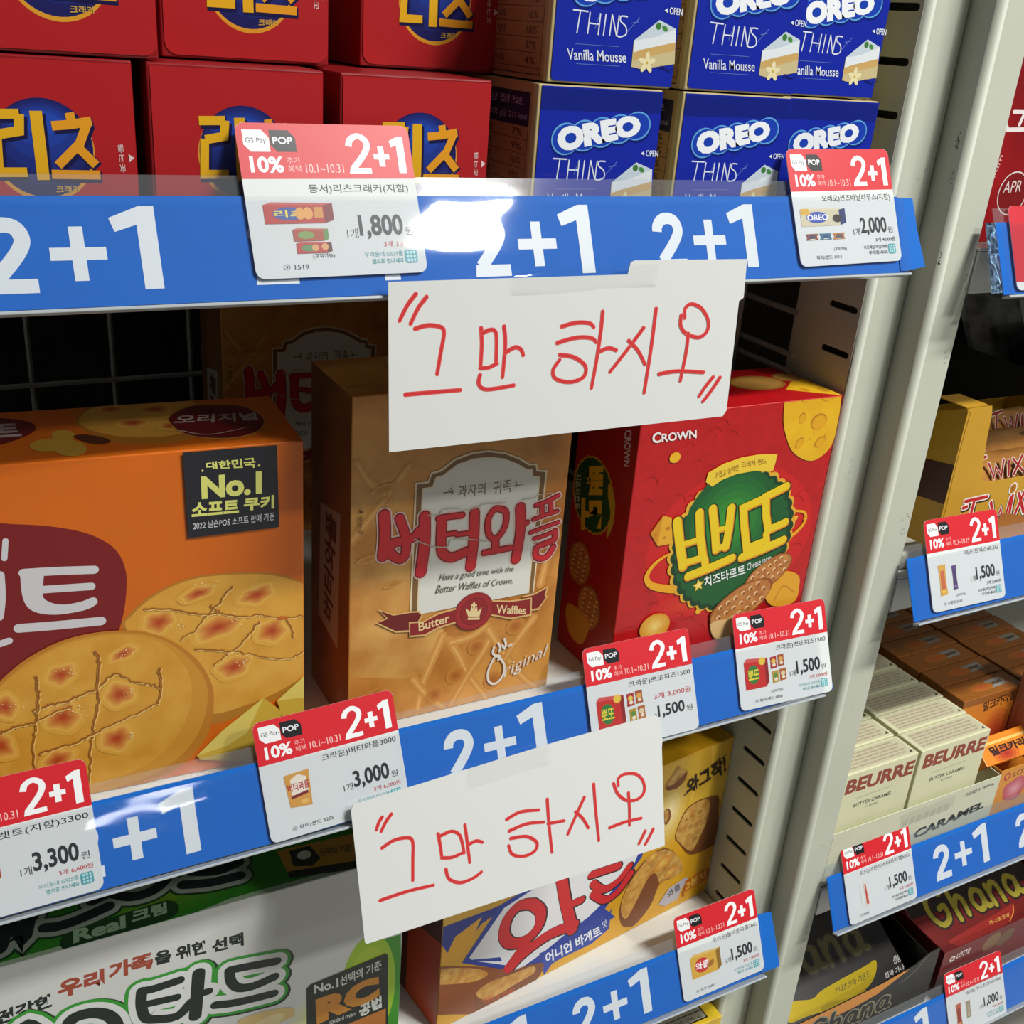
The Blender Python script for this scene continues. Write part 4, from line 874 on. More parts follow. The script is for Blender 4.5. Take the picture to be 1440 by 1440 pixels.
a.poly([(.0749,.0227),(.1032,.0194),(.1298,.0224),(.1337,.0306),(.1337,.0126),(.1197,.007),(.0948,.0081),(.0867,.0074),(.0812,.0008)], '#22409f')
a.text('어니언 바게트', [(.0817,.0097),(.1281,.0103),(.125,.0202),(.0798,.0203)], '#eef0f4', .03, False)
a.text('맛', [(.1281,.016),(.1316,.0163),(.1301,.0232),(.1267,.0224)], '#eef0f4', .0)
BRD = mat('#b9782a', .36, scale=190., h2='#d9ab54', contrast=(.3, .7)); BRD2 = mat('#d6ae5c', .36, scale=160., h2='#a86a24', contrast=(.3, .7))
# big bread stick
a.curve([(.1448,.0113),(.1411,.0274),(.1471,.0473),(.1605,.0611),(.1749,.0621),(.1877,.0513),(.1946,.0365),(.1873,.0308),(.1764,.0308),(.1709,.0152),(.1592,.0039),(.151,.0052)], '#7c4420')
a.curve([(.1433,.0212),(.1426,.0343),(.1494,.0487),(.1619,.0604),(.1738,.0606),(.185,.0512),(.1828,.0407),(.1661,.0434),(.1578,.0295),(.1496,.0141)], BRD)
a.curve([(.1581,.0597),(.1737,.0614),(.1877,.0513),(.1971,.0354),(.1916,.0301),(.1816,.0322),(.1764,.0308),(.17,.0441)], BRD2)
for q in [(.1759,.049,.0085,.0056),(.1848,.0372,.006,.004),(.1648,.0592,.0051,.0038)]: a.blob(q[0], q[1], q[2], q[3], '#c98a34', '#e6bd5e', 20, 4, .1)
# sticks at the lower left
a.curve([(-.0141,.0563),(.0022,.0518),(.0282,.0374),(.0466,.0247),(.0473,.0169),(.0317,.0184),(.0287,.0003),(.0109,.0085),(-.0063,.0201),(-.0082,.0367)], '#8a4a22')
a.curve([(-.013,.0552),(.0022,.0504),(.026,.0371),(.0354,.0273),(.0246,.0273),(.003,.0373),(-.0075,.0445)], BRD)
a.curve([(.0261,.0069),(.0317,.0184),(.0516,.0194),(.0701,.0166),(.0802,.0097),(.0721,-.0022),(.0538,-.0057),(.0358,-.0065)], '#7c4420')
a.curve([(.0276,.0159),(.0382,.0196),(.0541,.0168),(.0704,.0144),(.0722,.0079),(.0573,.0062),(.0371,.0053)], BRD)
a.text('"까먹자 와클"', [(.033,.0023),(.0581,-.0018),(.0576,.0035),(.0325,.0081)], '#c9531e', .0)
# broken crackers and pieces at the right
a.curve([(.1666,.1167),(.1698,.1212),(.1726,.1254),(.1754,.129),(.1799,.1241),(.1845,.1218),(.1838,.1157),(.1776,.1107),(.1691,.1121)], BRD2)
a.curve([(.1671,.1154),(.1744,.1151),(.1808,.119),(.1845,.1216),(.1842,.115),(.1777,.1105),(.1692,.1119)], '#80481e')
a.curve([(.1693,.0947),(.1733,.0954),(.1759,.0898),(.1753,.0846),(.1719,.0832)], '#80481e'); a.curve([(.1694,.0941),(.1723,.0945),(.174,.0884),(.1714,.0851)], BRD2)
a.curve([(.1838,.0675),(.1851,.077),(.1903,.0882),(.1996,.091),(.2098,.0902),(.2207,.0863),(.2238,.072),(.2278,.0471),(.2222,.0425),(.2025,.0443),(.1881,.0611)], '#7a4420')
a.curve([(.184,.0686),(.1857,.0774),(.1911,.0873),(.1998,.09),(.2095,.0886),(.2136,.0808),(.2123,.0654),(.2072,.0527),(.2019,.0475),(.1886,.0614)], BRD2)
for q in [(.1974,.0707,.0036,.0025),(.2043,.0801,.0039,.0027),(.2037,.0577,.0046,.0033),(.1922,.0785,.0029,.0029)]: a.blob(q[0], q[1], q[2], q[3], '#c9a052', '#9a6224', 20, 4, .1)
a.text('와그작!', [(.1882,.0995),(.2243,.1055),(.2195,.1215),(.1855,.1135)], '#2a1c10', .035)
for p in [[(.186,.1014),(.1922,.1038)],[(.2175,.119),(.2209,.121)]]: a.stroke(p, .0011, '#2a1c10', .0003, up=False)
a.up()
a.poly([(.1782,.012),(.1861,.0222),(.2024,.025),(.2047,.0204),(.1987,.0148),(.1972,.0075),(.1847,.007)], '#b9b2b8')
a.text('와클', [(.1873,.0123),(.1984,.0163),(.1958,.0228),(.1845,.019)], '#4a4248', .02)
a.poly([(.2017,.0213),(.2246,.0226),(.2267,.0122),(.2024,.0103)], '#c46a1c'); a.text('2봉지', [(.2045,.0115),(.2236,.0131),(.2208,.0225),(.2029,.0194)], '#e9c04a', .02)
a.text('x', [(.201,.007),(.2042,.0067),(.2031,.0127),(.1999,.0129)], '#c46a1c', .02)
a.build('front_print', t)
a = left(w, d, h); a.poly([(0, 0), (d, 0), (d, h), (0, h)], '#5a2a22'); a.poly([(.014, 0), (d, 0), (d, .07), (.014, .06)], '#b8431c'); a.poly([(.004, .075), (.040, .075), (.040, .122), (.004, .122)], '#4a463c')
for i in range(7): a.tbox('원재료명 영양정보', .008, .080 + i * .0055, .036, .083 + i * .0055, '#a39d8c', 0)
a.build('side_print', t)

# --- green and white cake carton
t, w, d, h = carton(((0.0524, 0.086, -0.5515), -1.2, 0.2821, 0.13, 0.1436), 'cake_carton', 'white cake carton with a green lid and big dark rounded lettering', 'carton', mat('#d2d4d0', .34))
a = front(w, d, h, .0003)
a.poly([(.2617,.0878),(.2812,.0873),(.284,.0076),(.2633,.0173)], '#3f9226')
a.blob(*(.2625,.0523,.0165,.0418), '#9fc42c', '#d9d84a', 0, 5)
a.blob(*(.2384,.0438,.0288,.0238), '#d2d4d0', '#dfe07e', 0, 6)
BK = '#14231f'
a.text('건강한', [(.078,.1089),(.1036,.1109),(.1039,.1196),(.0788,.1177)], BK, .045, False)
a.text('우리', [(.1058,.1141),(.1267,.1149),(.1273,.1255),(.1066,.1255)], '#a3452f', .05, False)
a.text('가족', [(.1286,.1164),(.1496,.1166),(.1499,.1272),(.1292,.127)], '#a3452f', .05, False)
a.text('을 위한', [(.1505,.1174),(.1762,.1155),(.1761,.1245),(.1509,.1263)], BK, .045, False)
a.text('선택', [(.1781,.1145),(.1943,.1135),(.1942,.1226),(.1783,.123)], BK, .045)
KL = [[(.1074,.0935),(.1109,.0993),(.1182,.0997),(.125,.0963),(.1293,.0901),(.131,.0807)],[(.1446,.1034),(.1496,.1028),(.1617,.1032)],[(.1433,.1036),(.1425,.0946),(.1439,.0854),(.1484,.082),(.1592,.0794),(.1664,.0859)],[(.1444,.0941),(.1598,.0923)],[(.1711,.1041),(.1697,.0903),(.1681,.0755)],[(.1701,.0898),(.1756,.0897)],[(.1877,.0996),(.1965,.0983),(.211,.0959)],[(.1865,.0995),(.187,.0916),(.1911,.0854),(.1991,.0836),(.2097,.0854)],[(.1785,.0787),(.1901,.0756),(.2092,.0736)],[(.0861,.0997),(.0914,.1045),(.0968,.0974)]]
KW = [.0066, .0050, .0055, .0045, .0066, .0045, .0052, .0055, .0052, .006]
for dw, c, dx in ((.0118, '#18301c', .0008), (.0105, '#2f9a2c', 0), (.0068, '#dcdfdc', 0), (0, '#15241f', 0)):
    for p, lw in zip(KL, KW): a.stroke([(x + dx, z - dx) for x, z in p], lw + dw, c, up=False)
    a.up(); a.up()
a.curve([(.1897,.0597),(.1957,.063),(.2076,.0622),(.2189,.0588),(.2196,.0523),(.2104,.0502),(.2028,.0454)], '#d9bd7c'); a.ell(*(.2052,.0536,.0099,.0045), '#e6d39c', 12)
a.poly([(.2273,.0383),(.2271,.0692),(.2293,.0715),(.2721,.0768),(.2738,.0748),(.2755,.0161)], '#20261f')
a.text('No.1', [(.2314,.0636),(.2452,.0631),(.2449,.0698),(.2311,.0703)], '#d6d8d0', .03, False)
a.text('선택의 기준', [(.2462,.0627),(.2701,.066),(.2699,.0731),(.2458,.0703)], '#d6d8d0', .02, False)
a.text('RC', [(.2329,.0396),(.2696,.0445),(.2688,.0623),(.232,.0592)], '#d08a2a', .07, False)
a.text('공법', [(.2576,.0339),(.2712,.0361),(.2706,.0458),(.2575,.0435)], '#d6d8d0', .04, False)
a.text('standard cream', [(.24,.0363),(.2554,.037),(.2554,.0401),(.24,.0401)], '#d6d8d0', .0)
a.poly([(.2465,.0316),(.2736,.0341),(.2742,.0122),(.2466,.025)], '#b5702a')
a.build('front_print', t)
a = top(w, d, h, rough=.34)
GRN = '#2a7a1c'
a.poly([(0, .0), (w, .0), (w, d), (0, d)], GRN)
a.poly([(0, 0), (w, 0), (w, .0035), (0, .003)], '#9fb596')
a.blob(.16, .02, .05, .02, GRN, '#6a8a1c', 0, 5)
TL = [[(.1041,.0175),(.1103,.0161),(.12,.017),(.1336,.0205)],[(.127,.0268),(.1305,.0279),(.134,.0291)],[(.1372,.0278),(.1448,.0227),(.1542,.0228),(.1611,.0273),(.1637,.0318)],[(.1696,.0214),(.1822,.018),(.1974,.0173)],[(.1756,.029),(.1874,.0249),(.199,.0272)],[(.0867,.0284),(.0863,.0177),(.0844,.0115)],[(.0901,.027),(.0945,.0143),(.0976,.0238)],[(.097,.0253),(.0995,.0267)]]
for dw, c in ((.0085, '#12381a'), (.0058, '#8f988c'), (0, '#101c1c')):
    for p in TL: a.stroke(p, .0062 + dw, c, up=False)
    a.up(); a.up()
a.stroke([(.116,.0041),(.1273,.0054),(.1583,.0075)], .0130, '#153c1a')
a.text('Real', [(.1152,.0021),(.139,.003),(.14,.0115),(.116,.0107)], '#8fb08c', .045, False)
a.text('크림', [(.142,.0044),(.1587,.0053),(.1598,.013),(.1431,.0131)], '#8fb08c', .045)
a.poly([(.2195,.0279),(.2634,.0255),(.2549,.0012),(.2205,.0065)], '#b5852e')
a.poly([(.2256,.0255),(.2369,.0255),(.2394,.0142),(.2336,.0099),(.2243,.0136)], '#252a28'); a.ell(*(.232,.0195,.0038,.0032), '#c9c9c0', 0)
a.poly([(.2205,.0108),(.2562,.0052),(.2542,-.0007),(.2203,.0061)], '#1c2018')
a.text('선택의 기준', [(.2398,.0152),(.256,.0132),(.2577,.0183),(.2402,.0212)], '#2a2a20', .02)
a.build('top_print', t)

# --- box with a grey table, on the bottom shelf under the lowest rail
t = thing('snack_carton', 'yellow snack box with a grey printed table below the lowest rail', 'carton', (.3635, .080, ZS[4]))
w, d, h = .15, .15, .150
bm_obj('carton_body', bm_box(-w / 2, w / 2, -d / 2, d / 2, .0002, h, .0008, 3), mat('#d9b92a', .34, scale=50., h2='#b8862a', contrast=(.2, .5)), t)
a = top(w, d, h)
a.poly([(.012, .0035), (.1400, .0035), (.1400, .13), (.012, .13)], '#16140f'); a.poly([(.0132, .0045), (.1390, .0045), (.1390, .129), (.0132, .129)], '#9a9580'); a.poly([(.0132, .0105), (.1390, .0105), (.1390, .0112), (.0132, .0112)], '#16140f')
for i in range(10): a.tbox('영양정보 총 내용량 76 g', .060, .0052 + i * .0085 + (.0018 if i else 0), .136, .0088 + i * .0085 + (.0018 if i else 0), '#4c4838', 0, up=False)
a.build('top_print', t)

# --- red cracker cartons on the top shelf: long boxes lying with an end flap to the aisle
def end_flap(t, w, d, h, c, side=.0012, rad=.0045):
    vs = rrect(-w / 2 + side, .0012, w / 2 - .0004, h - .0012, rad, (0, 0, 1, 1))
    slab('end_flap', vs, .0003, mat(c, .36, bump=.05, scale=70.), t, n0=d / 2 + .0001)
SP = ((0.1111, 0.1085, -0.076), 0, 0.0635, 0.19, 0.0565)
t, w, d, h = carton((SP[0], 0, SP[2], SP[3], SP[4]), 'cracker_carton', 'red cracker carton end behind the red price card header, bottom row', 'carton', mat('#8c1016', .34), 'red cracker cartons on the top shelf')
end_flap(t, w, d, h, '#ac181d')
a = Art((-w / 2, -d / 2 - .0004, 0), (1, 0, 0), (0, 0, 1), rough=.3)
c = [(.033,.0271)][0]
rr_ = .0160
a.ell(c[0], c[1] - .0006, rr_ * 1.03, rr_ * 1.03, '#d9982a', 0, 44); a.ell(c[0], c[1] + .0004, rr_, rr_, '#1c1d5c', 0, 44)
for k in range(5): a.ell(c[0], c[1] + .0020 + k * .0016, rr_ * (.93 - k * .13), rr_ * (.86 - k * .16), mixhex('#1c1d5c', '#2148b0', (k + 1) / 5), 0, 36)
RZ = [[(.0317,.0393),(.032,.0289),(.0322,.0171)],[(.0422,.0391),(.0428,.0358)],[(.0363,.0347),(.0423,.0353),(.0491,.0366)],[(.0476,.0358),(.0447,.0291),(.0372,.0219)],[(.0431,.0291),(.0495,.0222)],[(.035,.019),(.0507,.0189)]]
RB1 = [[(.0172,.0379),(.0265,.0382)],[(.0265,.0382),(.026,.0328),(.0192,.0315)],[(.019,.0318),(.0185,.0195),(.0273,.0196)]]
sh = 0.0
for dw, col in ((.0016, '#141444'), (0, '#e2ac1e')):
    for i, p in enumerate(RZ): a.stroke([(x + sh + (.0006 if dw else 0), z - (.0008 if dw else 0)) for x, z in p], (.0039 if i == 0 else .0030) + dw * .5, col if (dw or i == 0) else '#e39a22', up=False, cap=False, smooth=False)
    for p in RB1: a.stroke([(x + (.0006 if dw else 0), z - (.0008 if dw else 0)) for x, z in p], .0031 + dw * .5, col, up=False, cap=False, smooth=False)
    if not dw:
        for p in RB1: a.stroke([(x, z) for x, z in p], .0031, col, up=False, cap=False, smooth=False)
    a.up(); a.up()
a.text('크래커', [(.0359,.0127),(.0434,.0133),(.0433,.0153),(.036,.0153)], '#c9a04a', .02)
a.text('뜯는곳', [(.0571,.0293),(.0575,.0199),(.0592,.0199),(.0588,.0294)], '#e6c9c6', .01, False)
a.poly([(.0605,.0261),(.0607,.0233),(.0624,.0248)], '#e6c9c6')
a.build('flap_print', t)
ritz = t
def cp(src, sp, label, dh=0): return copy_thing(src, sp[0], label)
cp(ritz, ((0.043, 0.1085, -0.076), 0, 0.0635, 0.19, 0.0565), 'red cracker carton end at the left edge of the photo, bottom row')
cp(ritz, ((0.1809, 0.1085, -0.076), 0, 0.0635, 0.19, 0.0565), 'red cracker carton end beside the brown carton side, bottom row')
cp(ritz, ((0.0522, 0.1085, -0.019), 0, 0.0635, 0.19, 0.0565), 'red cracker carton end at the left edge of the photo, upper row')
cp(ritz, ((0.122, 0.1344, -0.019), 0, 0.0635, 0.19, 0.0565), 'red cracker carton end in the middle of the three in the upper row')
cp(ritz, ((0.2059, 0.1543, -0.019), 0, 0.0635, 0.19, 0.0565), 'red cracker carton end nearest the blue cartons, upper row')

# --- blue thin-cookie cartons
SP = ((0.2636, 0.0965, -0.076), 0, 0.0615, 0.17, 0.0565)
t, w, d, h = carton((SP[0], 0, SP[2], SP[3], SP[4]), 'thin_cookie_carton', 'blue cookie carton end beside the red cracker cartons, bottom row', 'carton', mat('#b9a878', .4), 'blue cookie cartons on the top shelf')
slab('end_flap', rrect(-w / 2 + .0016, .0010, w / 2, h - .0006, .002, (0, 0, 1, 0)), .0003, mat('#1226a0', .30, bump=.04, scale=60.), t, n0=d / 2 + .0001)
a = Art((-w / 2, -d / 2 - .0004, 0), (1, 0, 0), (0, 0, 1), rough=.28)
a.poly([(.0017, h - .010), (w - .0003, h - .0095), (w - .0003, h - .0012), (.0017, h - .0012)], '#101f7c')
Q = [(.0118,.0298),(.0527,.0382),(.0503,.0466),(.0095,.0397)]
for dz, bold, col, gx in ((-.0006, .150, '#0c1d74', .0020), (0, .120, '#5fa4dc', .0015), (0, .085, '#1a3fae', .0009)):
    q = [(Q[0][0] - gx, Q[0][1] - gx + dz), (Q[1][0] + gx, Q[1][1] - gx + dz), (Q[2][0] + gx, Q[2][1] + gx + dz), (Q[3][0] - gx, Q[3][1] + gx + dz)]
    ovals = []
    n = 5
    for i in range(n):
        f = (i + .5) / n
        cx = q[0][0] + (q[1][0] - q[0][0]) * f; cz0 = q[0][1] + (q[1][1] - q[0][1]) * f; cz1 = q[3][1] + (q[2][1] - q[3][1]) * f
        a.ell(cx, (cz0 + cz1) / 2, (q[1][0] - q[0][0]) / n * .80, (cz1 - cz0) / 2 * 1.02, col, 8, 24, False)
    a.up(); a.up()
a.text('OREO', Q, '#eef2f6', .075)
TH = [[(.0092,.0276),(.0164,.0274)],[(.0127,.0274),(.0119,.0192)],[(.0173,.0273),(.017,.0192)],[(.0223,.0272),(.0221,.0191)],[(.0171,.0232),(.0222,.0231)],[(.0249,.0272),(.0246,.0191)],[(.0276,.0192),(.0279,.0272)],[(.0279,.0272),(.031,.0192)],[(.031,.0192),(.0313,.0271)],[(.0355,.0268),(.0324,.0268),(.0322,.025),(.035,.0231),(.0356,.0203),(.0329,.0191),(.0313,.0194)]]
a.strokes(TH, .00055, '#dfe6f2', cap=False)
a.text('Vanilla Mousse', [(.0087,.0091),(.0373,.0094),(.0365,.0134),(.0079,.0133)], '#dfe6f2', .006)
a.strokes([[(.0115,.0152),(.0326,.0153)],[(.0128,.0078),(.0341,.0079)]], .00022, '#5a78c8', cap=False)
a.strokes([[(.0359,.0212),(.0415,.0269)],[(.0202,.0213),(.022,.0273)],[(.0374,.0245),(.0411,.0253)]], .00025, '#6a86d0', cap=False)
a.text('OPEN', [(.0561,.0292),(.0627,.0292),(.0624,.0318),(.0558,.0319)], '#dfe6f2', .02, False); a.poly([(.0533,.0304),(.0548,.0314),(.0552,.0296)], '#dfe6f2')
a.poly([(.0399,.008),(.0397,.0181),(.0515,.0267),(.0603,.0238),(.0618,.0102),(.045,.0073)], '#c9b98c')
a.poly([(.0402,.0132),(.0397,.0181),(.0515,.0267),(.0603,.0238),(.0609,.0182),(.0442,.0145)], '#dfe6ea')
a.poly([(.0401,.0135),(.0441,.0149),(.0607,.0187),(.0612,.0155),(.0448,.0116),(.0404,.0107)], '#c9a566')
a.poly([(.0397,.0181),(.0515,.0267),(.0603,.0238),(.0492,.0198)], '#c4d2dc')
a.ell(*(.0513,.0243,.0014,.0014), '#3f7a3a', 20); a.ell(*(.0546,.0236,.0016,.001), '#4a8a42', -30)
fc = [(.0475,.0099)][0]
for i in range(5):
    an = R(90 + 72 * i); a.ell(fc[0] + .0022 * math.cos(an), fc[1] + .0022 * math.sin(an), .0022, .0011, '#e6dcae', 90 + 72 * i, 12, False)
a.up(); a.ell(fc[0], fc[1], .0006, .0006, '#c9a93a')
a.strokes([[(.0541,.0083),(.0582,.0077),(.0628,.0088)],[(.0547,.0092),(.06,.0069)]], .0003, '#16206a')
a.build('flap_print', t)
a = left(w, d, h)
a.poly([(0, 0), (d, 0), (d, h), (0, h)], '#b59a6c')
a.poly([(d - .0035, 0), (d, 0), (d, h), (d - .0035, h)], '#c9bd8c')
for (u0, u1) in ((d - .060, d - .006),):
    a.poly([(u0, .002), (u1, .002), (u1, h - .004), (u0, h - .004)], '#2a2a4a'); a.poly([(u0 + .0004, .0024), (u1 - .0004, .0024), (u1 - .0004, h - .0175), (u0 + .0004, h - .0175)], '#a8865c')
    a.tbox('영양정보', u0 + .004, h - .0095, u1 - .006, h - .006, '#a39ac0', .01, up=False); a.tbox('100 g당 215 kcal', u0 + .02, h - .0155, u1 - .002, h - .012, '#a39ac0', .01)
    for i, (n_, p_) in enumerate((('나트륨', '7%'), ('탄수화물', '9%'), ('당류', '16%'), ('지방', '18%'), ('트랜스지방 0 g', '37%'), ('단백질', '4%'))):
        z = h - .0215 - i * .0058
        a.poly([(u0, z - .0014), (u1, z - .0014), (u1, z - .0011), (u0, z - .0011)], '#5a4530', False)
        a.tbox(n_, u0 + .006, z, u0 + .022, z + .003, '#4a3826', 0, up=False); a.tbox(p_, u1 - .014, z, u1 - .005, z + .003, '#4a3826', .01, up=False)
a.up()
a.build('side_print', t)
oreo = t
cp(oreo, ((0.3358, 0.0965, -0.076), 0, 0.0615, 0.17, 0.0565), 'blue cookie carton end in the middle of the bottom row')
cp(oreo, ((0.3993, 0.1045, -0.076), 0, 0.0615, 0.17, 0.0565), 'blue cookie carton end behind the 2,000 price card, bottom row')
cp(oreo, ((0.2671, 0.0965, -0.019), 0, 0.0615, 0.17, 0.0565), 'blue cookie carton end nearest the red cartons, upper row')
cp(oreo, ((0.3358, 0.0965, -0.019), 0, 0.0615, 0.17, 0.0565), 'blue cookie carton end in the middle of the upper row')
cp(oreo, ((0.3935, 0.1045, -0.019), 0, 0.0615, 0.17, 0.0565), 'blue cookie carton end set back beside the slotted post, upper row')


# ------------------------------------------------------------------ chocolate bay
def open_tray(name, label, x0, x1, y0, y1, z0, hf, hb, m, inner=None, group=None, t_=.0007, cut=None):
    """cardboard display tray: floor, front, back and two side panels"""
    t = thing(name, label, 'display tray', ((x0 + x1) / 2, (y0 + y1) / 2, z0), None, group); w = x1 - x0; d = y1 - y0
    bm_obj('tray_floor', bm_box(-w / 2, w / 2, -d / 2, d / 2, .0003, .0008), m, t)
    if cut is None: bm_obj('front_panel', bm_box(-w / 2, w / 2, -d / 2, -d / 2 + t_, .0003, hf, .0002), m, t)
    else: 
        s_ = slab('front_panel', cut, t_, m, t, n0=d / 2 - t_)
    bm_obj('back_panel', bm_box(-w / 2, w / 2, d / 2 - t_, d / 2, .0003, hb, .0002), m, t)
    for s in (-1, 1):
        bm = bmesh.new(); x = s * (w / 2) ; xi = x - s * t_
        ps = [(-d / 2 + t_, .0003), (d / 2 - t_, .0003), (d / 2 - t_, hb), (-d / 2 + t_, hf)]
        A = [bm.verts.new((x, y, z)) for y, z in ps]; B = [bm.verts.new((xi, y, z)) for y, z in ps]
        bm.faces.new(A); bm.faces.new(B[::-1])
        for i in range(4): bm.faces.new([A[i], A[(i + 1) % 4], B[(i + 1) % 4], B[i]])
        bm_obj('side_panel', bm, m, t)
    return t, w, d
def packet(name, label, cat, loc, rot, L, W, H, m, group=None, crimp=.008, seed=1, wob=.0012):
    """flow-wrapped packet: pillow body with two flat crimped ends"""
    t = thing(name, label, cat, loc, rot, group); rnd = random.Random(seed)
    nx, ny = 18, 8; vs = []; fs = []
    for side in (1, -1):
        for i in range(nx + 1):
            x = -L / 2 + L * i / nx; e = min(1, max(0, (min(i, nx - i) / nx * L - crimp) / (W * .35)))
            k = math.sqrt(max(0, 1 - (1 - e) ** 2))
            for j in range(ny + 1):
                u = -1 + 2 * j / ny; hgt = H / 2 * k * (1 - abs(u) ** 2.6) + .0002
                wj = W / 2 * (1 + .05 * (1 - k)) * u
                vs.append((x, wj, side * (hgt + rnd.uniform(-1, 1) * wob * k * (1 - abs(u)))))
    n = (nx + 1) * (ny + 1)
    for s in (0, 1):
        for i in range(nx):
            for j in range(ny):
                a = s * n + i * (ny + 1) + j; q = (a, a + ny + 1, a + ny + 2, a + 1); fs.append(q if s == 0 else q[::-1])
    o = mesh_obj('wrapper', vs, fs, m, t, smooth=True)
    o.data.materials[0] = m
    return t

# --- golden open display tray with wrapped bars
SP = ((0.6394, 0.068, -0.281), 0, 0.2, 0.12, 0.0958)
GOLD = mat('#c9982a', .36, noise=.06, scale=30.)
x0, y0 = SP[0][0] - SP[2] / 2, SP[0][1] - SP[3] / 2
cut = [(-.100 + u, v) for u, v in [(.0, .0003), (.2, .0003), (.2, .0445), (.040, .0440), (.033, .0447), (.0290, .0480), (.0262, .058), (.0235, .075), (.0222, .090), (.0205, .0958), (.0015, .0958), (0, .0945)]]
t, w, d = open_tray('display_tray', 'golden cardboard display tray with a cut-away front holding wrapped bars', x0, x0 + SP[2], y0, y0 + SP[3], SP[0][2], .0958, .0480, GOLD, cut=cut)
a = Art((-w / 2, -d / 2 - .0001, 0), (1, 0, 0), (0, 0, 1), rough=.34)
a.strokes([[(.0022, .094), (.0014, .060), (.0022, .030), (.0016, .002)]], .0005, '#8a6414', cap=False)
TW = [[(.0188,.0335),(.0384,.0341)],[(.027,.0332),(.0271,.0176)],[(.0437,.0293),(.0532,.0129),(.0548,.0236),(.0618,.0125),(.0619,.0301)],[(.0633,.0315),(.0656,.0144)],[(.0689,.0324),(.0794,.0175)],[(.0745,.0342),(.0701,.0146)],[(.0182,.0292),(.0213,.0295)]]
for wd, c in ((.0098, '#2a1a10'), (.0085, '#ece4d8'), (.0048, '#c11f24')):
    for p in TW: a.stroke([(x + (.0008 if c == '#2a1a10' else 0), z - (.0008 if c == '#2a1a10' else 0)) for x, z in p], wd * .5, c, up=False, smooth=False)
    a.up(); a.up()
q = (.0616,.0367,.0039,.0033); a.ell(q[0], q[1], q[2], q[2] * 1.1, '#ece4d8'); a.ell(q[0], q[1], q[2] * .75, q[2] * .85, '#b5741a'); a.text('R', [(q[0] - .001, q[1] - .0014), (q[0] + .001, q[1] - .0014), (q[0] + .001, q[1] + .0014), (q[0] - .001, q[1] + .0014)], '#5a2410', .0)
a.poly([(.030, .0004), (.2, .0004), (.2, .010), (.09, .012), (.06, .020), (.045, .008)], '#a8692a')
a.build('front_print', t)
a = Art((-w / 2 - .0001, d / 2, 0), (0, -1, 0), (0, 0, 1)); a.poly([(.0, .020), (d, .034), (d, .060), (0, .040)], '#4a2218'); a.build('side_print', t)
slab('tuck_flap', [(.0, .0), (.019, .0), (.019, .0006), (0, .0006)], .022, GOLD, t, n0=d / 2 - .024).location = (-w / 2 + .0005, 0, .0954)
BAR = mat('#b07a38', .28, scale=40., h2='#8a5a26', contrast=(.3, .7), bump=.05)
k = 0
for iy, (yy, zz) in enumerate(((.0240, .0150), (.0540, .0150), (.0240, .0385), (.0540, .0395), (.0860, .0140), (.0860, .0400))):
    b = packet('chocolate_bar', ('wrapped chocolate bar in the golden tray, ' + ('front of the bottom layer', 'second in the bottom layer', 'front one of the middle layer', 'second one of the middle layer', 'rearmost of the bottom layer', 'rearmost of the middle layer', 'lying on top of the others')[iy]), 'chocolate bar', (x0 + .1, y0 + yy, SP[0][2] + zz), None, .190, .030, .024, BAR, 'wrapped bars in the golden tray', seed=iy)
    a = Art((-.095, -.0130, .0090), (1, 0, 0), (0, .42, .907), (.0, -.012, .19, .02), rough=.3)
    a.N = Vector((0, -.907, .42))
    for s0 in (.030, .120):
        for wd, c in ((.0042, '#d6ccc0'), (.0026, '#8e1f22')):
            for p in ([(s0, .006), (s0 + .012, .008)], [(s0 + .006, .006), (s0 + .004, -.006)], [(s0 + .014, .003), (s0 + .017, -.006), (s0 + .020, .001), (s0 + .024, -.006), (s0 + .028, .004)], [(s0 + .033, .003), (s0 + .031, -.006)], [(s0 + .037, .004), (s0 + .046, -.006)], [(s0 + .046, .005), (s0 + .036, -.006)]): a.stroke(p, wd * .7, c, up=False, smooth=False)
            a.up()
    a.tbox('초콜릿가공품 | 트윅스', .070, -.0085, .112, -.0040, '#3c2412', .01)
    a.build('wrapper_print', b)

# --- cream caramel boxes standing in rows, two columns, and their tray
CREAM = mat('#d6d5b0', .4, noise=.04, scale=60.)
t, w, d, h = carton(((.5285, .0068, -.522), 0, .0695, .0212, .091), 'caramel_box', 'cream caramel box at the front of the left column beside the post', 'box', CREAM, 'cream caramel boxes')
a = Art((-w / 2, -d / 2, 0), (1, 0, 0), (0, 0, 1), rough=.4)
BR = '#8c3a2a'
a.text('BEURRE', [(.0046,.0745),(.0679,.0736),(.0684,.0855),(.005,.0864)], BR, .045)
a.text('BUTTER CARAMEL', [(.0161,.0608),(.0521,.0611),(.0522,.0642),(.0164,.064)], '#3a3a34', .02)
a.text('ALMOND', [(.0289,.0573),(.0405,.0571),(.0403,.0588),(.0285,.059)], '#3a3a34', .0)
a.strokes([[(.0169,.0682),(.0509,.0689)]], .0009, '#b9b89a', cap=False)
a.build('front_print', t)
a = top(w, d, h)
a.poly([(.0035, .0020), (w - .002, .0020), (w - .002, d - .002), (.0035, d - .002)], '#c3bfa0')
for i in range(5):
    u = .005
    while u < w - .010:
        l = random.uniform(.003, .010); a.poly([(u, .0040 + i * .0030), (min(u + l, w - .006), .0040 + i * .0030), (min(u + l, w - .006), .0054 + i * .0030), (u, .0054 + i * .0030)], '#ab9d88', False); u += l + .0010
a.poly([(w - .0058, .003), (w - .0028, .003), (w - .0028, .0055)], '#3a2a24')
a.build('top_print', t)
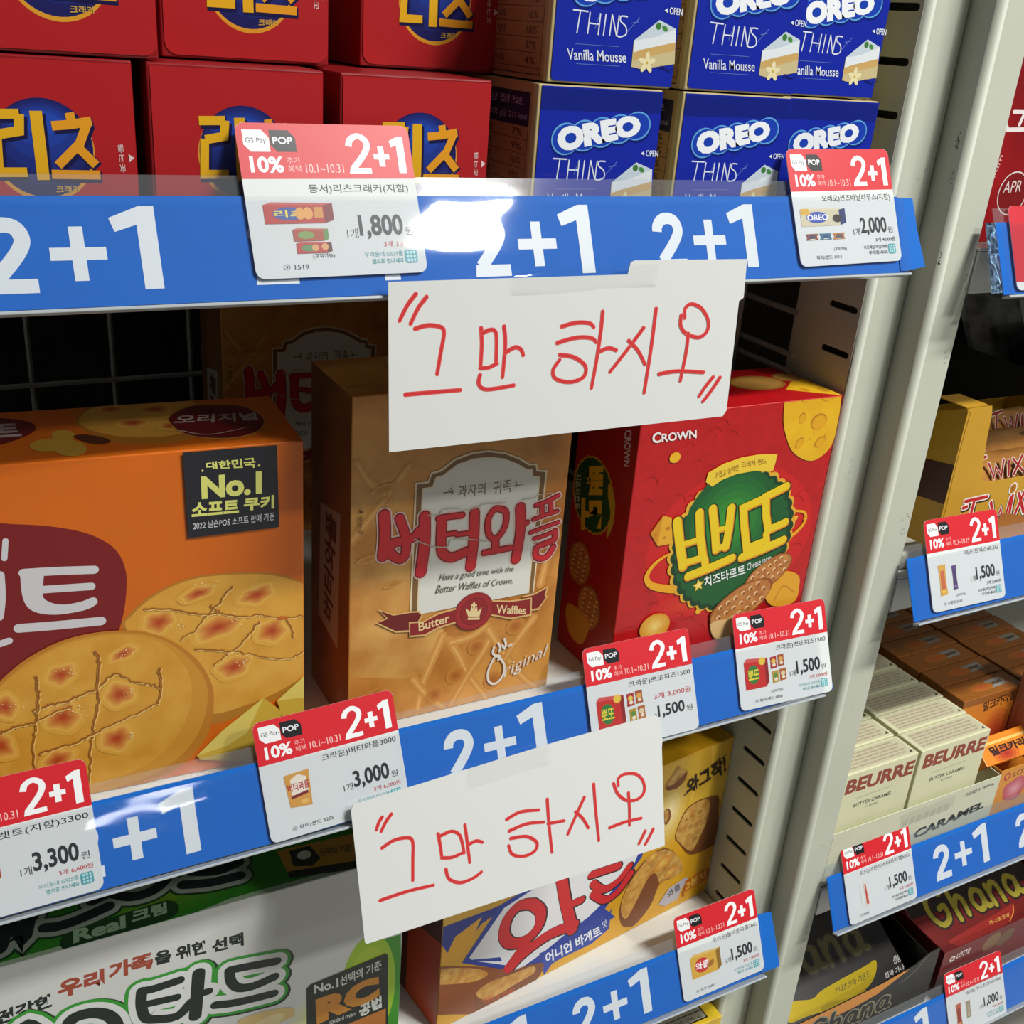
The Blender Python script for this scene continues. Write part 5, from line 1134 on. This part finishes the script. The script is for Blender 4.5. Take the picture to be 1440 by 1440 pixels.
a = right(w, d, h); a.strokes([[(.004, .040), (.008, .075)]], .0004, '#6a6a58'); a.poly([(.008, .055), (.013, .055), (.013, .080), (.008, .080)], '#3a4250'); a.build('side_print', t)
beur = t
rows = ('front', 'second', 'third', 'fourth', 'fifth', 'sixth', 'seventh')
for r_ in range(7):
    for col, cx in enumerate((.5285, .6018)):
        if r_ == 0 and col == 0: continue
        lb = 'cream caramel box, %s of the %s column' % (rows[r_], ('left', 'right')[col])
        copy_thing(beur, (cx + (r_ % 3 - 1) * .0008 + (0 if r_ else 0), .0068 + .0224 * r_, -.522 + (0 if r_ < 2 else -.0)), lb)
CARD2 = mat('#cccdb4', .45, noise=.04, scale=60.)
t, w, d = open_tray('display_tray', 'low cream tray with dark lettering around the cream caramel boxes', .4937, .6600, -.0070, .156, -.5218, .0455, .050, CARD2)
a = Art((-w / 2, -d / 2, 0), (1, 0, 0), (0, 0, 1))
a.text('CARAMEL', [(.0839,.013),(.1563,.0186),(.157,.0256),(.0843,.0214)], '#1f2326', .05)
a.text('SEOUL', [(.1476,.0382),(.1607,.0383),(.1603,.0407),(.1475,.0406)], '#3a3c36', .03, False)
a.text('CHOUPETTE', [(.1301,.0367),(.1459,.0373),(.1452,.0403),(.13,.0398)], '#3a3c36', .03)
q = [(.0633,.0407),(.1185,.042),(.1206,.0312),(.0659,.0305)]; a.poly(q, '#bdbfa6')
for i in range(7):
    f = .08 + i * .125; bx = q[0][0] + (q[1][0] - q[0][0]) * f; bz = q[0][1] + (q[1][1] - q[0][1]) * f
    a.poly([(bx, bz - .012), (bx + .0055, bz - .0115), (bx + .0055, bz - .005), (bx, bz - .0055)], '#adaf98', False)
a.build('front_print', t)

# --- brown-orange milk caramel boxes, two columns
OR = mat('#94581e', .34, noise=.08, scale=40.)
t, w, d, h = carton(((0.6792, 0.0391, -0.522), 0, 0.0675, 0.0212, 0.091), 'caramel_box', 'orange-brown caramel box, front of the column beside the cream boxes', 'box', OR, 'orange-brown caramel boxes')
a = front(w, d, h)
a.poly([(0, 0), (w, 0), (w, h * .93), (0, h * .93)], '#cf7c26'); a.blob(w * .72, h * .55, w * .3, h * .35, '#cf7c26', '#a03320', 20, 6)
a.text('밀크카라멜', [(.0252,.0757),(.0604,.0792),(.058,.0884),(.0233,.085)], '#3a1f14', .03)
a.build('front_print', t)
a = top(w, d, h); a.poly([(.038, .006), (.056, .007), (.056, .016), (.038, .015)], '#8a8a84'); a.poly([(.040, .009), (.054, .010), (.054, .013), (.040, .012)], '#5c4a3c'); a.blob(.030, .010, .012, .005, '#a8641e', '#b9502a', 0, 4); a.build('top_print', t)
car = t
L0 = ((0.6792, 0.0391, -0.522), 0, 0.0675, 0.0212, 0.091)[0]
for r_ in range(7):
    for col, cx in enumerate((L0[0], L0[0] + .0705)):
        if r_ == 0 and col == 0: continue
        lb = 'orange-brown caramel box, %s of the %s column' % (rows[r_], ('left', 'right')[col])
        copy_thing(car, (cx + (r_ % 2) * .0010, L0[1] + .0222 * r_, L0[2]), lb)
# orange tray and the two loose boxes in it
t, w, d = open_tray('display_tray', 'orange cardboard tray at the right edge beside the cream tray', .6610, .820, -.0060, .0265, -.5218, .0475, .0475, mat('#d08a2c', .38))
a = Art((-w / 2, -d / 2, 0), (1, 0, 0), (0, 0, 1))
q = (.0129,.0405,.0052,.0041); a.ell(.0085, q[1], .0036, .0036, '#b03038', 0); a.ell(.0085, q[1], .0018, .0022, '#d8923a', 0)
a.tbox('LOTTE', .0150, q[1] - .0022, .040, q[1] + .0030, '#8a4a1e', .02)
a.blob(.022, q[1] - .0150, .013, .011, '#b8525c', '#d79aa0', 0, 5, .06); a.tbox('밀크카라멜', .034, q[1] - .018, .078, q[1] - .008, '#4a2016', .04)
a.build('front_print', t)
def lying(label, O, U, W, w, h, th, base, fn):
    U, W = Vector(U).normalized(), Vector(W); W = (W - U * W.dot(U)).normalized(); N = U.cross(W)
    M = Matrix((tuple(U) + (0,), tuple(-N) + (0,), tuple(W) + (0,), (0, 0, 0, 1))).transposed()
    t = thing('caramel_box', label, 'box', O, M, 'loose caramel boxes')
    bm_obj('carton_body', bm_box(0, w, 0, th, 0, h, .0006, 3), mat(base, .32), t)
    a = Art((0, 0, 0), (1, 0, 0), (0, 0, 1), (.0004, .0004, w - .0004, h - .0004), rough=.32); fn(a); a.build('front_print', t)
    return t
def f1(a):
    a.poly([(0, .0145), (.09, .0145), (.09, .0165), (0, .0165)], '#f0c06a'); a.blob(.025, .005, .018, .009, '#e0841e', '#a82a1c', 0, 5)
    a.tbox('밀크카라멜', .010, .0060, .060, .0130, '#3a1a10', .05)
lying('bright orange caramel box lying tilted in the orange tray', (.6530, .001, -.4730), (1, 0, 0), (0, .80, .60), .080, .021, .010, '#e0841e', f1)
def f2(a):
    a.text('밀크카라멜', [(.026, .018), (.026, .062), (.014, .062), (.014, .018)][::-1], '#4a241c', .03); a.ell(.0075, .012, .0022, .0022, '#6a342c')
    a.poly([(.004, .022), (.005, .022), (.005, .045), (.004, .045)], '#9a5a50')
lying('pinkish brown caramel box standing end-on at the right edge of the photo', (.7050, .0280, -.4845), (.12, -.99, 0), (.0, .0, 1.), .030, .085, .020, '#a8705e', f2)

# --- dark trays of chocolate on the lowest shelf
def choc(O, tilt, label, dark, w=.150, d=.078, th=.016):
    """flat box lying in its tray with the rear edge raised"""
    t = thing('chocolate_box', label, 'box', O, Matrix.Rotation(R(tilt), 4, 'X'), 'flat chocolate boxes')
    bm_obj('carton_body', bm_box(0, w, 0, d, -th, 0, .0012, 3), mat(dark, .26, noise=.2, scale=50.), t)
    a = Art((0, 0, 0), (1, 0, 0), (0, 1, 0), (.0012, .0012, w - .0012, d - .0012), rough=.28)
    return t, a, w, d, 0
def script_word(a, s, x, z, sx, sz, c1, c2, edge):
    G = {'G': [[(.62, .85), (.35, 1.0), (.08, .75), (.05, .35), (.25, .05), (.55, .15), (.60, .50), (.40, .48)]], 'h': [[(.12, 1.0), (.08, .0)], [(.10, .35), (.30, .60), (.45, .50), (.42, .05)]],
         'a': [[(.48, .50), (.25, .60), (.08, .35), (.18, .05), (.40, .12), (.50, .55), (.48, .10), (.60, .05)]], 'n': [[(.10, .58), (.10, .0)], [(.12, .38), (.32, .60), (.46, .48), (.46, .02)]]}
    for wd, c in ((.42, edge), (.24, c1)):
        cx = x
        for ch in s:
            for p in G[ch]: a.stroke([(cx + u * sx, z + v * sz) for u, v in p], sx * wd * .62, c, up=False, k=3)
            cx += sx * (.80 if ch == 'G' else .66)
        a.up(); a.up()
t, a, w, d, h = choc((.498, .004, -.690), 30, 'black chocolate box with a gold almond band in the gold-edged tray', '#15120f')
a.curve([(.0343,.023),(.0515,.0192),(.0632,.0218),(.0861,.0237),(.1134,.0255),(.1255,.0265),(.1219,.0198),(.1125,.0132),(.1006,.0095),(.0921,.0066),(.0713,.0061),(.054,.0082),(.039,.0096),(.0227,.0106),(.026,.0194)], mat('#b8a01c', .2, metal=.35))
a.curve([(.0561,.0112),(.0678,.0119),(.0838,.0094),(.1028,.0107),(.0948,.0067),(.0765,.0062),(.0571,.0072)], mat('#a08a1a', .2, metal=.35))
script_word(a, 'Ghana', .004, .036, .036, .032, '#4a4424', '#6a6030', '#1a1710')
a.text('가나초코바 아몬드', [(.073,.0148),(.1137,.0167),(.1158,.0218),(.0756,.0196)], '#2c2208', .0)
a.text('상큼함을 더한', [(.14,.0179),(.1694,.0184),(.172,.0237),(.1431,.0238)], '#b9b9b4', .02, False)
a.text('진짜 가나의 맛', [(.1254,.0109),(.1598,.0115),(.1618,.0159),(.1272,.0152)], '#b9b9b4', .02)
a.build('top_print', t)
t, a, w, d, h = choc((.498, .082, -.672), 24, 'black chocolate box with an orange band behind the gold-banded one', '#1a1612')
a.curve([(.0, .01), (.03, .012), (.042, .035), (.030, .05), (.0, .045)], mat('#a8741c', .25, metal=.3)); a.text('아몬드', [(.012, .022), (.036, .022), (.036, .034), (.012, .034)], '#4a2a10', .0)
a.build('top_print', t)
t, a, w, d, h = choc((.674, .004, -.684), 28, 'dark red chocolate box with pale gold lettering at the right edge', '#6c1612')
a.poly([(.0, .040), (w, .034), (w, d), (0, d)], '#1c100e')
a.curve([(.0242,.0137),(.0451,.0161),(.069,.0177),(.0936,.0193),(.1109,.0199),(.105,.0135),(.0961,.0092),(.0829,.0075),(.0604,.0078),(.038,.0059)], '#8a1d16')
a.stroke([(.1109,.0199),(.1062,.0142),(.0967,.009)], .0010, '#c9782a')
q = [(.0248,.0304),(.0353,.0214),(.1275,.0232)]
script_word(a, 'Ghana', q[0][0] - .004, q[1][1] + .004, .033, .030, '#8f8226', '#c9b84a', '#241410')
a.text('가나초코바', [(.0735,.0126),(.0996,.0122),(.1019,.0156),(.0751,.0158)], '#c9a04a', .01)
a.build('top_print', t)
t, w, d = open_tray('display_tray', 'black tray with an orange upper edge and outlined lettering holding the gold-banded box', .4940, .6580, -.0030, .176, -.7088, .0440, .060, mat('#1c1a18', .34, noise=.2, scale=30.),
    cut=[(-.082, .0003), (.082, .0003), (.082, .060), (.070, .0590), (.055, .0520), (.020, .0475), (-.030, .0450), (-.082, .0440)])
a = Art((-w / 2, -d / 2, 0), (1, 0, 0), (0, 0, 1), rough=.3)
a.poly([(.0, .030), (.030, .0335), (.075, .034), (.100, .0375), (.132, .0500), (.125, .0505), (.104, .0475), (.054, .0448), (.0, .0438)], '#d0862a')
a.strokes([[(.126, .038), (.140, .045), (.146, .052), (.152, .058)]], .0007, '#77756c')
script_word(a, 'Ghana', .030, .016, .026, .022, '#1d1b18', '#8a8468', '#8a8468')
a.tbox('LOTTE', .006, .0360, .024, .0395, '#a8501e', .02)
a.build('front_print', t)
t, w, d = open_tray('display_tray', 'dark red tray with a round white emblem holding the red chocolate box', .6660, .840, -.0030, .176, -.7088, .0500, .060, mat('#6e1518', .32, noise=.15, scale=30.))
a = Art((-w / 2, -d / 2, 0), (1, 0, 0), (0, 0, 1), rough=.3)
a.ell(.0125, .0385, .0032, .0032, '#d9cfcb'); a.ell(.0125, .0385, .0014, .0014, '#6e1518'); a.tbox('LOTTE', .0170, .0365, .0330, .0425, '#d9cfcb', .03, .1)
a.ell(.060, .038, .011, .008, '#7a5a34', 25); a.ell(.078, .036, .011, .007, '#6a4a2c', 25)
a.build('front_print', t)

# --- things deeper in the chocolate bay
t, w, d = open_tray('display_tray', 'black tray of dark packets behind the golden tray', .8000, 1.020, .145, .345, ZR[2], .0560, .0600, mat('#24221f', .5))
DK = mat('#3a3936', .25, scale=60., h2='#6a6a6e', contrast=(.45, .62), bump=.25)
for i, (x, y, z, rz, ry) in enumerate(((.885, .190, .062, 8, 4), (.880, .235, .064, -4, -5), (.890, .280, .062, 6, 3))):
    packet('snack_packet', 'dark silver-grey snack packet in the black tray, ' + ('front one', 'middle one', 'third one', 'rearmost')[i], 'packet', (x, y, ZR[2] + z), Matrix.Rotation(R(rz), 4, 'Z') @ Matrix.Rotation(R(ry), 4, 'Y') @ Matrix.Rotation(R(62), 4, 'X'), .125, .080, .026, DK, 'dark packets', seed=20 + i, wob=.003)
# red carton above the foil-ended rail
t, w, d, h = carton(((.5610, .060, ZR[1]), 0, .130, .110, .150), 'snack_carton', 'deep red carton standing above the foil-ended rail at the right edge', 'carton', mat('#a01419', .34, scale=12., h2='#7a1014', contrast=(.35, .6)))
a = front(w, d, h)
for p in ([(.0085, .064), (.014, .058), (.026, .0585)], [(.0155, .067), (.024, .0672), (.022, .061)], [(.028, .068), (.036, .0684)], [(.029, .0585), (.040, .0590)], [(.032, .073), (.031, .0595)]): a.stroke(p, .0022, '#e2dcdc', up=False, smooth=False)
a.up()
a.ell(.030, .026, .0115, .0115, '#d9cfcb', 0); a.ell(.030, .026, .0108, .0108, '#7a1014', 0); a.text('APR', [(.022, .026), (.036, .027), (.036, .033), (.022, .032)], '#d9cfcb', .0)
a.text('Premium', [(.0100, .020), (.0155, .045), (.0125, .046), (.007, .021)], '#d9b8b4', .0)
a.build('front_print', t)
# small cream packs at the left end of the golden tray's shelf
for i, (x, y) in enumerate(((.5100, .012), (.5080, .050))):
    bt = thing('snack_packet', 'small pale pack on the shelf left of the golden tray, ' + ('front one', 'rear one')[i], 'packet', (x, y, ZR[2]), Matrix.Rotation(R(6 - 10 * i), 4, 'Z'), None)
    bm_obj('pack_body', bm_box(-.013, .013, -.014, .014, .0004, .012, .002, 2), mat('#b9b5a6', .35, noise=.2, scale=80.), bt)
